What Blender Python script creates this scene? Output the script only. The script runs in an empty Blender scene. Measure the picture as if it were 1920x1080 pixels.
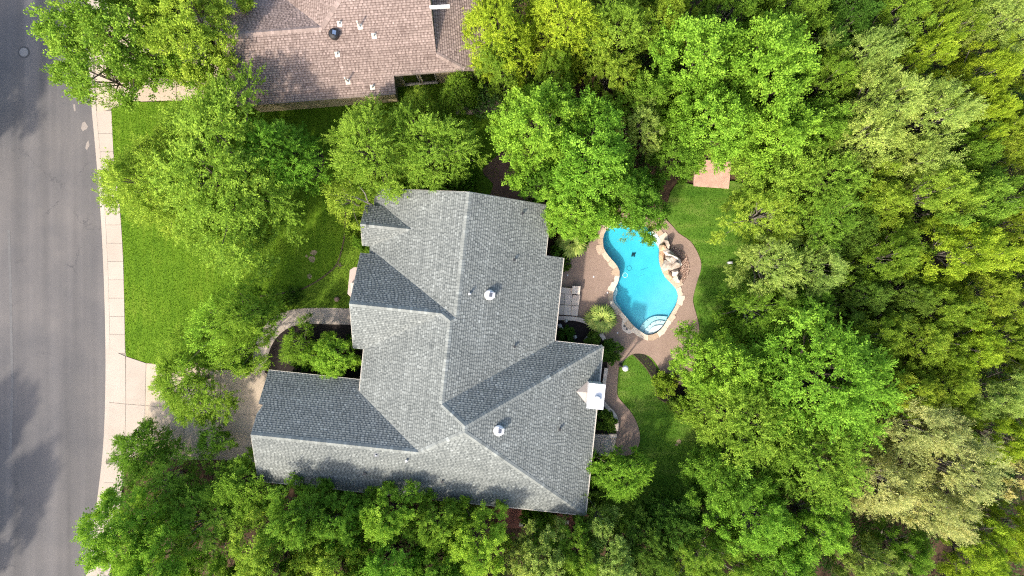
import bpy, bmesh, math, random
import numpy as np
from mathutils import Vector, Matrix, Euler
from mathutils.geometry import tessellate_polygon, delaunay_2d_cdt

random.seed(7)
rng = np.random.default_rng(7)
S = bpy.context.scene
COL = S.collection

# ------------------------------------------------------------------ camera, world, sun, exposure
CAM_H, FPX = 48.0, 1344.0            # drone height in metres, focal length in 1920-wide pixels
cam_d = bpy.data.cameras.new('camera'); cam = bpy.data.objects.new('camera', cam_d); COL.objects.link(cam)
cam.location = (0, 0, CAM_H); cam.rotation_euler = (0, 0, 0)
cam_d.sensor_width = 36.0; cam_d.lens = 36.0 * FPX / 1920.0
cam_d.clip_start = 0.5; cam_d.clip_end = 1000
S.camera = cam

SUN_EL, SUN_AZ = math.radians(43), math.radians(217)       # azimuth clockwise from +Y
W = bpy.data.worlds.new('World'); S.world = W; W.use_nodes = True
nt = W.node_tree
sky = nt.nodes.new('ShaderNodeTexSky'); sky.sky_type = 'NISHITA'; sky.sun_disc = False
sky.sun_elevation = SUN_EL; sky.sun_rotation = SUN_AZ; sky.air_density = 1.0; sky.dust_density = 3.5
bg = nt.nodes['Background']; bg.inputs['Strength'].default_value = 0.15
nt.links.new(sky.outputs['Color'], bg.inputs['Color'])
sun_d = bpy.data.lights.new('sun', 'SUN'); sun_d.energy = 2.0; sun_d.angle = math.radians(2.0); sun_d.color = (1.0, 0.91, 0.79)
sun = bpy.data.objects.new('sun', sun_d); COL.objects.link(sun)
sd = Vector((math.sin(SUN_AZ) * math.cos(SUN_EL), math.cos(SUN_AZ) * math.cos(SUN_EL), math.sin(SUN_EL)))
sun.rotation_euler = (-sd).to_track_quat('-Z', 'Y').to_euler(); sun.location = sd * 90
S.view_settings.view_transform = 'Standard'; S.view_settings.look = 'None'
S.view_settings.gamma = 1; S.view_settings.use_curve_mapping = False
S.view_settings.exposure = 1.76
S.render.engine = 'CYCLES'
S.cycles.max_bounces = 6; S.cycles.diffuse_bounces = 4; S.cycles.transparent_max_bounces = 10
S.cycles.filter_width = 1.15
S.cycles.use_denoising = False

# ------------------------------------------------------------------ helpers
def at(px, py, z=0.0):
    """a point of the photograph (1920x1080) put at its real height z, in metres"""
    k = (CAM_H - z) / FPX
    return Vector(((px - 960) * k, (540 - py) * k, z))

def tag(o, label=None, cat=None, group=None, kind=None):
    if label: o['label'] = label
    if cat: o['category'] = cat
    if group: o['group'] = group
    if kind: o['kind'] = kind
    return o

def empty(name, loc, label, cat, group=None, rz=0):
    o = bpy.data.objects.new(name, None); COL.objects.link(o)
    o.location = loc; o.rotation_euler = (0, 0, rz); o.empty_display_size = 0.3
    return tag(o, label, cat, group)

def link(name, me, mat, parent=None):
    o = bpy.data.objects.new(name, me); COL.objects.link(o)
    if mat is not None:
        if len(me.materials) == 0: me.materials.append(mat)
    if parent is not None: o.parent = parent
    return o

def local(parent, p):
    """world point -> parent's space (parents are only moved, or turned about z)"""
    if parent is None: return Vector(p)
    return parent.matrix_basis.inverted() @ Vector(p)

class MB:
    """collects faces; build() links them as ONE mesh object"""
    def __init__(s): s.v = []; s.f = []; s.t = []
    def face(s, pts, tone=0.5):
        n = len(s.v); s.v += [tuple(p) for p in pts]; s.f.append(tuple(range(n, n + len(pts)))); s.t.append(tone)
    def upface(s, pts, tone=0.5):
        pts = [Vector(p) for p in pts]
        if (pts[1] - pts[0]).cross(pts[2] - pts[0]).z < 0: pts.reverse()
        s.face(pts, tone)
    def prism(s, poly, z0, z1, tone=0.5, bottom=False):
        poly = [Vector((p[0], p[1], 0)) for p in poly]
        a = sum(poly[i].x * poly[(i + 1) % len(poly)].y - poly[(i + 1) % len(poly)].x * poly[i].y for i in range(len(poly)))
        if a < 0: poly.reverse()
        for tri in tessellate_polygon([poly]):
            A, B, C_ = [poly[i] for i in tri]
            if (B - A).cross(C_ - A).z < 0: B, C_ = C_, B
            s.face([(q.x, q.y, z1) for q in (A, B, C_)], tone)
            if bottom: s.face([(q.x, q.y, z0) for q in (A, C_, B)], tone)
        for i in range(len(poly)):
            p, q = poly[i], poly[(i + 1) % len(poly)]
            s.face([(p.x, p.y, z0), (q.x, q.y, z0), (q.x, q.y, z1), (p.x, p.y, z1)], tone)
    def box(s, c, size, rz=0, tone=0.5):
        hx, hy, hz = size[0] / 2, size[1] / 2, size[2] / 2
        R = Matrix.Rotation(rz, 3, 'Z'); c = Vector(c)
        P = [c + R @ Vector((x * hx, y * hy, z * hz)) for z in (-1, 1) for x, y in ((-1, -1), (1, -1), (1, 1), (-1, 1))]
        for q in ((0, 3, 2, 1), (4, 5, 6, 7), (0, 1, 5, 4), (1, 2, 6, 5), (2, 3, 7, 6), (3, 0, 4, 7)):
            s.face([P[i] for i in q], tone)
    def tube(s, pts, rad, n=6, tone=0.5, cap=True):
        pts = [Vector(p) for p in pts]; rings = []
        for i, p in enumerate(pts):
            d = (pts[min(i + 1, len(pts) - 1)] - pts[max(i - 1, 0)])
            d = d.normalized() if d.length > 1e-6 else Vector((0, 0, 1))
            a = d.orthogonal().normalized(); b = d.cross(a)
            r = rad[i] if hasattr(rad, '__len__') else rad
            rings.append([p + (a * math.cos(k * 2 * math.pi / n) + b * math.sin(k * 2 * math.pi / n)) * r for k in range(n)])
        for i in range(len(rings) - 1):
            for k in range(n):
                s.face([rings[i][k], rings[i][(k + 1) % n], rings[i + 1][(k + 1) % n], rings[i + 1][k]], tone)
        if cap:
            s.face(list(reversed(rings[0])), tone); s.face(rings[-1], tone)
    def lathe(s, c, prof, n=20, tone=0.5):
        c = Vector(c)
        R = [[c + Vector((r * math.cos(k * 2 * math.pi / n), r * math.sin(k * 2 * math.pi / n), z)) for k in range(n)] for r, z in prof]
        for i in range(len(R) - 1):
            for k in range(n):
                s.face([R[i][k], R[i][(k + 1) % n], R[i + 1][(k + 1) % n], R[i + 1][k]], tone)
        s.face(R[-1], tone); s.face(list(reversed(R[0])), tone)
    def mesh(s, name, parent=None, weld=True):
        me = bpy.data.meshes.new(name)
        v = s.v
        if parent is not None:
            M = parent.matrix_basis.inverted(); v = [tuple(M @ Vector(p)) for p in v]
        me.from_pydata(v, [], s.f)
        a = me.attributes.new('tone', 'FLOAT', 'FACE'); a.data.foreach_set('value', np.array(s.t, dtype=np.float32))
        me.update()
        if weld:
            bm = bmesh.new(); bm.from_mesh(me)
            bmesh.ops.remove_doubles(bm, verts=bm.verts, dist=1e-4)
            bm.to_mesh(me); bm.free()
        return me
    def build(s, name, mat, parent=None, weld=True):
        return link(name, s.mesh(name, parent, weld), mat, parent)

def smooth(pts, k=6, closed=True):
    """Catmull-Rom through pixel points"""
    P = [Vector((p[0], p[1])) for p in pts]; n = len(P); out = []
    for i in range(n if closed else n - 1):
        g = lambda j: P[j % n] if closed else P[max(0, min(n - 1, j))]
        a, b, c, d = g(i - 1), g(i), g(i + 1), g(i + 2)
        for t in np.linspace(0, 1, k, endpoint=False):
            out.append(0.5 * ((2 * b) + (c - a) * t + (2 * a - 5 * b + 4 * c - d) * t * t + (3 * b - a - 3 * c + d) * t ** 3))
    if not closed: out.append(P[-1])
    return [(p.x, p.y) for p in out]

def ground_poly(pts, z=0.0): return [at(p[0], p[1], z) for p in pts]

def inside(poly, X, Y):
    """vectorised point in polygon"""
    r = np.zeros(len(X), bool); n = len(poly)
    for i in range(n):
        x0, y0 = poly[i][0], poly[i][1]; x1, y1 = poly[(i + 1) % n][0], poly[(i + 1) % n][1]
        if y0 == y1: continue
        c = ((y0 > Y) != (y1 > Y)) & (X < (x1 - x0) * (Y - y0) / (y1 - y0) + x0)
        r ^= c
    return r

def slab(name, pts, z0, z1, mat, parent=None, kind='structure'):
    b = MB(); b.prism(ground_poly(pts), z0, z1)
    o = b.build(name, mat, parent)
    if kind and parent is None: o['kind'] = kind
    return o

# ------------------------------------------------------------------ materials
def new_mat(name):
    m = bpy.data.materials.new(name); m.use_nodes = True
    n = m.node_tree.nodes; l = m.node_tree.links
    p = n['Principled BSDF']; p.inputs['Specular IOR Level'].default_value = 0.25
    return m, n, l, p

def ramp(n, stops):
    r = n.new('ShaderNodeValToRGB'); e = r.color_ramp.elements
    while len(e) < len(stops): e.new(0.5)
    for el, (pos, c) in zip(e, stops): el.position = pos; el.color = (c[0], c[1], c[2], 1)
    return r

def noise(n, l, geo, scale, detail=4, rough=0.6, stretch=None):
    t = n.new('ShaderNodeTexNoise'); t.inputs['Scale'].default_value = scale
    t.inputs['Detail'].default_value = detail; t.inputs['Roughness'].default_value = rough
    if stretch:
        mp = n.new('ShaderNodeMapping'); mp.inputs['Scale'].default_value = stretch
        l.new(geo.outputs['Position'], mp.inputs['Vector']); l.new(mp.outputs['Vector'], t.inputs['Vector'])
    else: l.new(geo.outputs['Position'], t.inputs['Vector'])
    return t

def mixc(n, l, fac, a, b, mode='MIX'):
    x = n.new('ShaderNodeMix'); x.data_type = 'RGBA'; x.blend_type = mode
    for sock, val in ((x.inputs[0], fac), (x.inputs[6], a), (x.inputs[7], b)):
        if hasattr(val, 'links') or isinstance(val, bpy.types.NodeSocket): l.new(val, sock)
        elif isinstance(val, (int, float)): sock.default_value = val
        else: sock.default_value = (val[0], val[1], val[2], 1)
    return x.outputs[2]

HARD = 0.60                                # overall reflectance of the built surfaces
def sc(c, k): return tuple(x * k for x in c)
def surf(name, dark, light, scale=3.0, big=0.25, big_amt=0.5, rough=0.85, bump=0.15, fine=40, tone=0.0, stretch=None):
    """stone, concrete, plaster, soil: two-scale noise between two base colours"""
    m, n, l, p = new_mat(name); geo = n.new('ShaderNodeNewGeometry')
    a = noise(n, l, geo, scale, 6, 0.7, stretch); b = noise(n, l, geo, big, 3, 0.5); f = noise(n, l, geo, fine, 2, 0.6)
    r = ramp(n, [(0.3, sc(dark, HARD)), (0.7, sc(light, HARD))])
    mm = n.new('ShaderNodeMath'); mm.operation = 'MULTIPLY_ADD'; mm.inputs[1].default_value = big_amt
    l.new(b.outputs['Fac'], mm.inputs[0])
    m2 = n.new('ShaderNodeMath'); m2.operation = 'MULTIPLY_ADD'; m2.inputs[1].default_value = 0.6 * (1 - big_amt); m2.inputs[2].default_value = 0.0
    l.new(a.outputs['Fac'], m2.inputs[0])
    m3 = n.new('ShaderNodeMath'); m3.operation = 'MULTIPLY_ADD'; m3.inputs[1].default_value = 0.4 * (1 - big_amt)
    l.new(f.outputs['Fac'], m3.inputs[0]); l.new(m2.outputs[0], m3.inputs[2]); l.new(m3.outputs[0], mm.inputs[2])
    fac = mm.outputs[0]
    if tone:
        at_ = n.new('ShaderNodeAttribute'); at_.attribute_name = 'tone'
        oi = n.new('ShaderNodeObjectInfo')
        q = n.new('ShaderNodeMath'); q.operation = 'MULTIPLY_ADD'; q.inputs[1].default_value = tone
        l.new(oi.outputs['Random'], q.inputs[0]); l.new(fac, q.inputs[2])
        q2 = n.new('ShaderNodeMath'); q2.operation = 'SUBTRACT'; q2.inputs[1].default_value = tone / 2; l.new(q.outputs[0], q2.inputs[0])
        fac = q2.outputs[0]
    l.new(fac, r.inputs['Fac']); l.new(r.outputs['Color'], p.inputs['Base Color'])
    p.inputs['Roughness'].default_value = rough
    if bump:
        bp = n.new('ShaderNodeBump'); bp.inputs['Strength'].default_value = bump; bp.inputs['Distance'].default_value = 0.03
        l.new(f.outputs['Fac'], bp.inputs['Height']); l.new(bp.outputs['Normal'], p.inputs['Normal'])
    return m

def plain(name, c, rough=0.5, metal=0.0, spec=0.4):
    m, n, l, p = new_mat(name); geo = n.new('ShaderNodeNewGeometry')
    a = noise(n, l, geo, 9, 4, 0.6)
    r = ramp(n, [(0.3, sc(c, HARD * .9)), (0.7, sc(c, HARD * 1.04))])
    l.new(a.outputs['Fac'], r.inputs['Fac']); l.new(r.outputs['Color'], p.inputs['Base Color'])
    p.inputs['Roughness'].default_value = rough; p.inputs['Metallic'].default_value = metal
    p.inputs['Specular IOR Level'].default_value = spec
    return m

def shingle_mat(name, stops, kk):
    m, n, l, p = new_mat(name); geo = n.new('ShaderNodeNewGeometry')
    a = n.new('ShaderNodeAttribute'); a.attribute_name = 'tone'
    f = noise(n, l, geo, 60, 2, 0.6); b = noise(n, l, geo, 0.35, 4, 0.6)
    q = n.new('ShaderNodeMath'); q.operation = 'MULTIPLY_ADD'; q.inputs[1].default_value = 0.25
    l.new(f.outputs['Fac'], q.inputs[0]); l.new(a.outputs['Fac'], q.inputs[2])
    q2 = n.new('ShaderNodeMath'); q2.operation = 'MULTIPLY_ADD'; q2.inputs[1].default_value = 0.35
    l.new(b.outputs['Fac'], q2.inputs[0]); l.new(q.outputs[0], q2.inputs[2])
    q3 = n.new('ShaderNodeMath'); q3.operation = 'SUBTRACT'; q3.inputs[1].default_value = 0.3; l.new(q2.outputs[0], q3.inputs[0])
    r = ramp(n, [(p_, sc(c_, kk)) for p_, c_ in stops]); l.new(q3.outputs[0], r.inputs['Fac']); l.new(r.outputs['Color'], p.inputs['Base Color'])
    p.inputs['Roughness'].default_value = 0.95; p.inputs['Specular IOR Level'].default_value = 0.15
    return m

def leaf_mat(name, c_dark, c_mid, c_light, trans=0.35, attr=True):
    m = bpy.data.materials.new(name); m.use_nodes = True
    n = m.node_tree.nodes; l = m.node_tree.links
    n.remove(n['Principled BSDF']); out = n['Material Output']
    geo = n.new('ShaderNodeNewGeometry'); oi = n.new('ShaderNodeObjectInfo')
    b = noise(n, l, geo, 0.55, 3, 0.6)
    q = n.new('ShaderNodeMath'); q.operation = 'MULTIPLY_ADD'; q.inputs[1].default_value = 0.75
    if attr:
        ta = n.new('ShaderNodeAttribute'); ta.attribute_name = 'tone'; l.new(ta.outputs['Fac'], q.inputs[0])
    else: l.new(geo.outputs['Random Per Island'], q.inputs[0])
    q1 = n.new('ShaderNodeMath'); q1.operation = 'MULTIPLY_ADD'; q1.inputs[1].default_value = 0.8; q1.inputs[2].default_value = -0.28
    l.new(b.outputs['Fac'], q1.inputs[0]); l.new(q1.outputs[0], q.inputs[2])
    r = ramp(n, [(0.0, c_dark), (0.5, c_mid), (1.0, c_light)]); l.new(q.outputs[0], r.inputs['Fac'])
    hs = n.new('ShaderNodeHueSaturation')
    h = n.new('ShaderNodeMath'); h.operation = 'MULTIPLY_ADD'; h.inputs[1].default_value = 0.03; h.inputs[2].default_value = 0.485
    l.new(oi.outputs['Random'], h.inputs[0]); l.new(h.outputs[0], hs.inputs['Hue'])
    v = n.new('ShaderNodeMath'); v.operation = 'MULTIPLY_ADD'; v.inputs[1].default_value = -0.3; v.inputs[2].default_value = 1.15
    l.new(oi.outputs['Random'], v.inputs[0]); l.new(v.outputs[0], hs.inputs['Value'])
    l.new(r.outputs['Color'], hs.inputs['Color'])
    d = n.new('ShaderNodeBsdfDiffuse'); t = n.new('ShaderNodeBsdfTranslucent'); mx = n.new('ShaderNodeMixShader')
    l.new(hs.outputs['Color'], d.inputs['Color'])
    tc = n.new('ShaderNodeHueSaturation'); tc.inputs['Hue'].default_value = 0.487; tc.inputs['Value'].default_value = 1.5
    l.new(hs.outputs['Color'], tc.inputs['Color']); l.new(tc.outputs['Color'], t.inputs['Color'])
    mx.inputs[0].default_value = trans
    l.new(d.outputs[0], mx.inputs[1]); l.new(t.outputs[0], mx.inputs[2]); l.new(mx.outputs[0], out.inputs['Surface'])
    return m

def band_blades(m, scale, stretch, lo, hi):
    """slow colour change across a lawn: mowing bands and thin, paler turf"""
    n = m.node_tree.nodes; l = m.node_tree.links; hs = [x for x in n if x.type == 'HUE_SAT'][0]; geo = [x for x in n if x.type == 'NEW_GEOMETRY'][0]
    a = noise(n, l, geo, scale, 4, .65, stretch); r = ramp(n, [(.32, lo), (.68, hi)]); l.new(a.outputs['Fac'], r.inputs['Fac'])
    src = hs.inputs['Color'].links[0].from_socket; l.new(mixc(n, l, 1.0, src, r.outputs['Color'], 'MULTIPLY'), hs.inputs['Color'])
def leaf3(name, c, trans=0.36, attr=True, k=1.85):
    c = sc(c, k)
    return leaf_mat(name, sc((c[0] * .8, c[1], c[2] * .9), 0.38), c, (c[0] * 1.75, c[1] * 1.45, c[2] * 1.8), trans, attr)

LEAF = {
    'lime':   leaf3('leaf_lime',   (0.106, 0.192, 0.019)),
    'elm':    leaf3('leaf_elm',    (0.112, 0.178, 0.020)),
    'oak':    leaf3('leaf_oak',    (0.078, 0.145, 0.015)),
    'olive':  leaf3('leaf_olive',  (0.112, 0.165, 0.016)),
    'pale':   leaf3('leaf_pale',   (0.150, 0.205, 0.042)),
    'silver': leaf3('leaf_silver', (0.195, 0.215, 0.070)),
    'dark':   leaf3('leaf_dark',   (0.046, 0.090, 0.012)),
    'yellow': leaf3('leaf_yellow', (0.145, 0.205, 0.016)),
    'palm':   leaf3('leaf_palm',   (0.170, 0.230, 0.050)),
}
BARK = surf('bark', (0.10, 0.08, 0.06), (0.22, 0.18, 0.14), 6, 1.0, 0.3, 0.9, 0.4)
BARK_PALE = surf('bark_pale', (0.22, 0.19, 0.16), (0.38, 0.34, 0.29), 6, 1.0, 0.3, 0.9, 0.4)
SOIL = surf('soil_litter', (0.050, 0.032, 0.020), (0.16, 0.095, 0.055), 2.5, 0.5, 0.4, 0.95, 0.5)
MULCH_BLACK = surf('mulch_black', (0.012, 0.009, 0.008), (0.045, 0.034, 0.030), 9, 0.8, 0.2, 0.95, 0.6)
CONCRETE = surf('concrete', (0.44, 0.37, 0.30), (0.60, 0.52, 0.435), 1.5, 0.25, 0.55, 0.9, 0.08, 60, tone=0.06)
CONCRETE_TAN = surf('concrete_tan', (0.50, 0.405, 0.30), (0.66, 0.55, 0.425), 1.2, 0.3, 0.55, 0.9, 0.08, 60, tone=0.12)
LIMESTONE = surf('limestone', (0.56, 0.465, 0.385), (0.84, 0.735, 0.63), 3.5, 0.9, 0.35, 0.9, 0.3, 30, tone=0.35)
COPING = surf('coping_flagstone', (0.52, 0.39, 0.27), (0.80, 0.69, 0.55), 3.0, 1.2, 0.3, 0.85, 0.25, 30, tone=0.55)
BOULDER = surf('boulder_limestone', (0.40, 0.32, 0.25), (0.84, 0.77, 0.68), 2.2, 1.5, 0.35, 0.9, 0.5, 14, tone=0.3)
BOULDER_TAN = surf('boulder_tan', (0.46, 0.28, 0.16), (0.70, 0.52, 0.35), 2.6, 1.2, 0.3, 0.9, 0.5, 14, tone=0.3)
GRAVEL = surf('river_gravel', (0.12, 0.075, 0.055), (0.42, 0.31, 0.24), 14, 1, 0.1, 0.9, 0.3, 20, tone=0.8)
BRICKPAVE = None
WALL_STONE = surf('wall_limestone', (0.42, 0.36, 0.27), (0.62, 0.54, 0.42), 3.0, 0.5, 0.3, 0.9, 0.3)
WALL_CREAM = surf('wall_cream', (0.56, 0.46, 0.27), (0.68, 0.58, 0.37), 2.0, 0.5, 0.4, 0.9, 0.15)
TRIM = plain('trim_cream', (0.62, 0.57, 0.48), 0.5)
METAL_WHITE = plain('metal_white', (0.80, 0.80, 0.80), 0.35)
METAL_GREY = plain('metal_grey', (0.42, 0.44, 0.46), 0.35, 0.6)
BLACK = plain('metal_black', (0.02, 0.02, 0.022), 0.45)
PANEL = plain('solar_cell', (0.16, 0.16, 0.18), 0.2, 0, 0.6)
PANEL_BLUE = plain('solar_cell_blue', (0.22, 0.30, 0.45), 0.1, 0, 0.8)
GLASS_DARK = plain('window_glass', (0.03, 0.02, 0.022), 0.08, 0, 0.8)
GLOBE = plain('lamp_globe_glass', (0.86, 0.86, 0.84), 0.25)
PIPE_CREAM = plain('pipe_cream', (0.78, 0.74, 0.62), 0.5)
SHINGLE = shingle_mat('shingle_grey', [(0.0, (0.080, 0.090, 0.087)), (0.35, (0.156, 0.171, 0.163)), (0.7, (0.264, 0.282, 0.262)), (1.0, (0.40, 0.43, 0.405))], .60)
SHINGLE_BROWN = shingle_mat('shingle_brown', [(0.0, (0.10, 0.070, 0.060)), (0.35, (0.19, 0.142, 0.122)), (0.7, (0.315, 0.245, 0.212)), (1.0, (0.46, 0.35, 0.31))], .70)
DECKING = plain('roof_underlay', (0.05, 0.05, 0.055), 0.95)

def asphalt_mat():
    m, n, l, p = new_mat('asphalt'); geo = n.new('ShaderNodeNewGeometry')
    fine = noise(n, l, geo, 26, 3, 0.75)
    blot = noise(n, l, geo, 0.35, 5, 0.6)
    lanes = noise(n, l, geo, 1.0, 3, 0.5, (0.95, 0.035, 1))     # long worn strips along the carriageway
    r1 = ramp(n, [(0.25, sc((0.122, 0.119, 0.117), .56)), (0.75, sc((0.208, 0.199, 0.193), .56))]); l.new(lanes.outputs['Fac'], r1.inputs['Fac'])
    r2 = ramp(n, [(0.3, (0.82, 0.82, 0.84)), (0.7, (1.12, 1.08, 1.05))]); l.new(blot.outputs['Fac'], r2.inputs['Fac'])
    r3 = ramp(n, [(0.25, (0.72, 0.72, 0.72)), (0.75, (1.25, 1.25, 1.25))]); l.new(fine.outputs['Fac'], r3.inputs['Fac'])
    c = mixc(n, l, 1.0, r1.outputs['Color'], r2.outputs['Color'], 'MULTIPLY')
    c = mixc(n, l, 1.0, c, r3.outputs['Color'], 'MULTIPLY')
    # hairline cracks
    vo = n.new('ShaderNodeTexVoronoi'); vo.feature = 'DISTANCE_TO_EDGE'; vo.inputs['Scale'].default_value = 0.16
    wp = noise(n, l, geo, 0.9, 5, 0.7)
    ad = n.new('ShaderNodeVectorMath'); ad.operation = 'MULTIPLY_ADD'; ad.inputs[1].default_value = (2.2, 2.2, 0)
    l.new(wp.outputs['Color'], ad.inputs[0]); l.new(geo.outputs['Position'], ad.inputs[2]); l.new(ad.outputs[0], vo.inputs['Vector'])
    cr = ramp(n, [(0.0, (1, 1, 1)), (0.008, (0, 0, 0))]); l.new(vo.outputs['Distance'], cr.inputs['Fac'])
    gate = ramp(n, [(0.52, (0, 0, 0)), (0.60, (0.75, 0.75, 0.75))]); g2 = noise(n, l, geo, 0.22, 2, 0.5); l.new(g2.outputs['Fac'], gate.inputs['Fac'])
    mu = n.new('ShaderNodeMath'); mu.operation = 'MULTIPLY'; l.new(cr.outputs['Color'], mu.inputs[0]); l.new(gate.outputs['Color'], mu.inputs[1])
    c = mixc(n, l, mu.outputs[0], c, (0.04, 0.04, 0.042))
    l.new(c, p.inputs['Base Color']); p.inputs['Roughness'].default_value = 0.9
    bp = n.new('ShaderNodeBump'); bp.inputs['Strength'].default_value = 0.25; bp.inputs['Distance'].default_value = 0.01
    l.new(fine.outputs['Fac'], bp.inputs['Height']); l.new(bp.outputs['Normal'], p.inputs['Normal'])
    return m
ASPHALT = asphalt_mat()

def lawn_mat(name, dark, mid, light, stripe=(6, 0.4, 1), patch=0.5):
    m, n, l, p = new_mat(name); geo = n.new('ShaderNodeNewGeometry')
    a = noise(n, l, geo, 0.45, 5, 0.65); b = noise(n, l, geo, 18, 3, 0.75); s = noise(n, l, geo, 0.7, 2, 0.5, stripe)
    q = n.new('ShaderNodeMath'); q.operation = 'MULTIPLY_ADD'; q.inputs[1].default_value = 0.40; l.new(a.outputs['Fac'], q.inputs[0])
    q2 = n.new('ShaderNodeMath'); q2.operation = 'MULTIPLY_ADD'; q2.inputs[1].default_value = 0.30; l.new(b.outputs['Fac'], q2.inputs[0])
    q3 = n.new('ShaderNodeMath'); q3.operation = 'MULTIPLY'; q3.inputs[1].default_value = 0.32; l.new(s.outputs['Fac'], q3.inputs[0])
    l.new(q3.outputs[0], q2.inputs[2]); l.new(q2.outputs[0], q.inputs[2])
    r = ramp(n, [(0.32, dark), (0.52, mid), (0.72, light)]); l.new(q.outputs[0], r.inputs['Fac'])
    l.new(r.outputs['Color'], p.inputs['Base Color']); p.inputs['Roughness'].default_value = 0.95; p.inputs['Specular IOR Level'].default_value = 0.1
    bp = n.new('ShaderNodeBump'); bp.inputs['Strength'].default_value = 0.6; bp.inputs['Distance'].default_value = 0.05
    l.new(b.outputs['Fac'], bp.inputs['Height']); l.new(bp.outputs['Normal'], p.inputs['Normal'])
    return m
LAWN_FRONT = lawn_mat('lawn_front', (0.040, 0.090, 0.006), (0.080, 0.150, 0.009), (0.140, 0.195, 0.020))
LAWN_REAR = lawn_mat('lawn_rear', (0.020, 0.070, 0.006), (0.065, 0.135, 0.014), (0.185, 0.225, 0.055), (0.5, 2.6, 1))
GROUNDCOVER = lawn_mat('ground_cover', (0.025, 0.060, 0.006), (0.085, 0.150, 0.012), (0.170, 0.220, 0.028), (1, 1, 1))

def aggregate_mat(name, dark, light):
    m, n, l, p = new_mat(name); geo = n.new('ShaderNodeNewGeometry')
    v = n.new('ShaderNodeTexVoronoi'); v.inputs['Scale'].default_value = 55; l.new(geo.outputs['Position'], v.inputs['Vector'])
    a = noise(n, l, geo, 0.5, 5, 0.65); f = noise(n, l, geo, 9, 4, 0.8)
    q = n.new('ShaderNodeMath'); q.operation = 'MULTIPLY_ADD'; q.inputs[1].default_value = 0.40; l.new(v.outputs['Color'], q.inputs[0])
    q2 = n.new('ShaderNodeMath'); q2.operation = 'MULTIPLY_ADD'; q2.inputs[1].default_value = 0.35; l.new(a.outputs['Fac'], q2.inputs[0])
    q3 = n.new('ShaderNodeMath'); q3.operation = 'MULTIPLY'; q3.inputs[1].default_value = 0.3; l.new(f.outputs['Fac'], q3.inputs[0])
    l.new(q3.outputs[0], q2.inputs[2]); l.new(q2.outputs[0], q.inputs[2])
    r = ramp(n, [(0.25, sc(dark, HARD)), (0.8, sc(light, HARD))]); l.new(q.outputs[0], r.inputs['Fac']); l.new(r.outputs['Color'], p.inputs['Base Color'])
    p.inputs['Roughness'].default_value = 0.85
    return m
AGGREGATE = aggregate_mat('exposed_aggregate', (0.20, 0.130, 0.098), (0.48, 0.355, 0.280))

def brick_mat(name, c1, c2, mortar, scale=5.0, rot=0.1):
    m, n, l, p = new_mat(name); geo = n.new('ShaderNodeNewGeometry')
    mp = n.new('ShaderNodeMapping'); mp.inputs['Rotation'].default_value = (0, 0, rot); l.new(geo.outputs['Position'], mp.inputs['Vector'])
    b = n.new('ShaderNodeTexBrick'); b.inputs['Scale'].default_value = scale; b.inputs['Mortar Size'].default_value = 0.02
    b.inputs['Color1'].default_value = (*c1, 1); b.inputs['Color2'].default_value = (*c2, 1); b.inputs['Mortar'].default_value = (*mortar, 1)
    l.new(mp.outputs['Vector'], b.inputs['Vector'])
    a = noise(n, l, geo, 1.2, 4, 0.6); r = ramp(n, [(0.3, (0.75, 0.75, 0.75)), (0.7, (1.15, 1.15, 1.15))]); l.new(a.outputs['Fac'], r.inputs['Fac'])
    c = mixc(n, l, 1.0, b.outputs['Color'], r.outputs['Color'], 'MULTIPLY')
    l.new(c, p.inputs['Base Color']); p.inputs['Roughness'].default_value = 0.9
    return m
BRICK_BROWN = brick_mat('brick_pavers', (0.20, 0.105, 0.080), (0.145, 0.082, 0.066), (0.11, 0.075, 0.06))
BRICK_RED = brick_mat('red_brick_pavers', (0.23, 0.085, 0.060), (0.17, 0.070, 0.052), (0.10, 0.055, 0.045))
PINK_PAVE = brick_mat('pink_pavers', (0.48, 0.31, 0.24), (0.42, 0.27, 0.21), (0.36, 0.24, 0.19), 3.0)

# ------------------------------------------------------------------ GROUND
POOL = smooth([(1136, 430), (1130, 442), (1129, 455), (1131.3, 467.7), (1140.7, 481.8), (1153.3, 496), (1159.6, 507), (1160, 517),
    (1156.5, 530.6), (1150, 543), (1147.5, 556), (1149.5, 568), (1159.7, 580), (1174.2, 597), (1187.4, 612.7), (1201.9, 623.5),
    (1211.5, 629), (1223.5, 628.4), (1235.6, 622.3), (1245.2, 611.5), (1253.6, 597), (1265.7, 577.8), (1271, 564.5), (1272.3, 552.5),
    (1267.5, 539), (1258.5, 529.6), (1248.8, 519.6), (1240, 501), (1236.8, 485), (1237.5, 469), (1239.5, 459), (1240, 449), (1234, 439),
    (1219, 428), (1198, 420), (1172, 416), (1150, 420)], 4)
POOLW = ground_poly(POOL)

def sheet_with_hole(name, outer, holes, z, mat):
    loops = [[Vector((p[0], p[1], 0)) for p in outer]] + [[Vector((p[0], p[1], 0)) for p in h] for h in holes]
    flat = [p for L in loops for p in L]; b = MB()
    for tri in tessellate_polygon(loops):
        A, B, C_ = [flat[i] for i in tri]
        if (B - A).cross(C_ - A).z < 0: B, C_ = C_, B
        b.face([(q.x, q.y, z) for q in (A, B, C_)])
    return b.build(name, mat)

g = sheet_with_hole('ground', [(-400, -400), (400, -400), (400, 400), (-400, 400)], [POOLW], -0.15, SOIL); tag(g, kind='structure')

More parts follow.
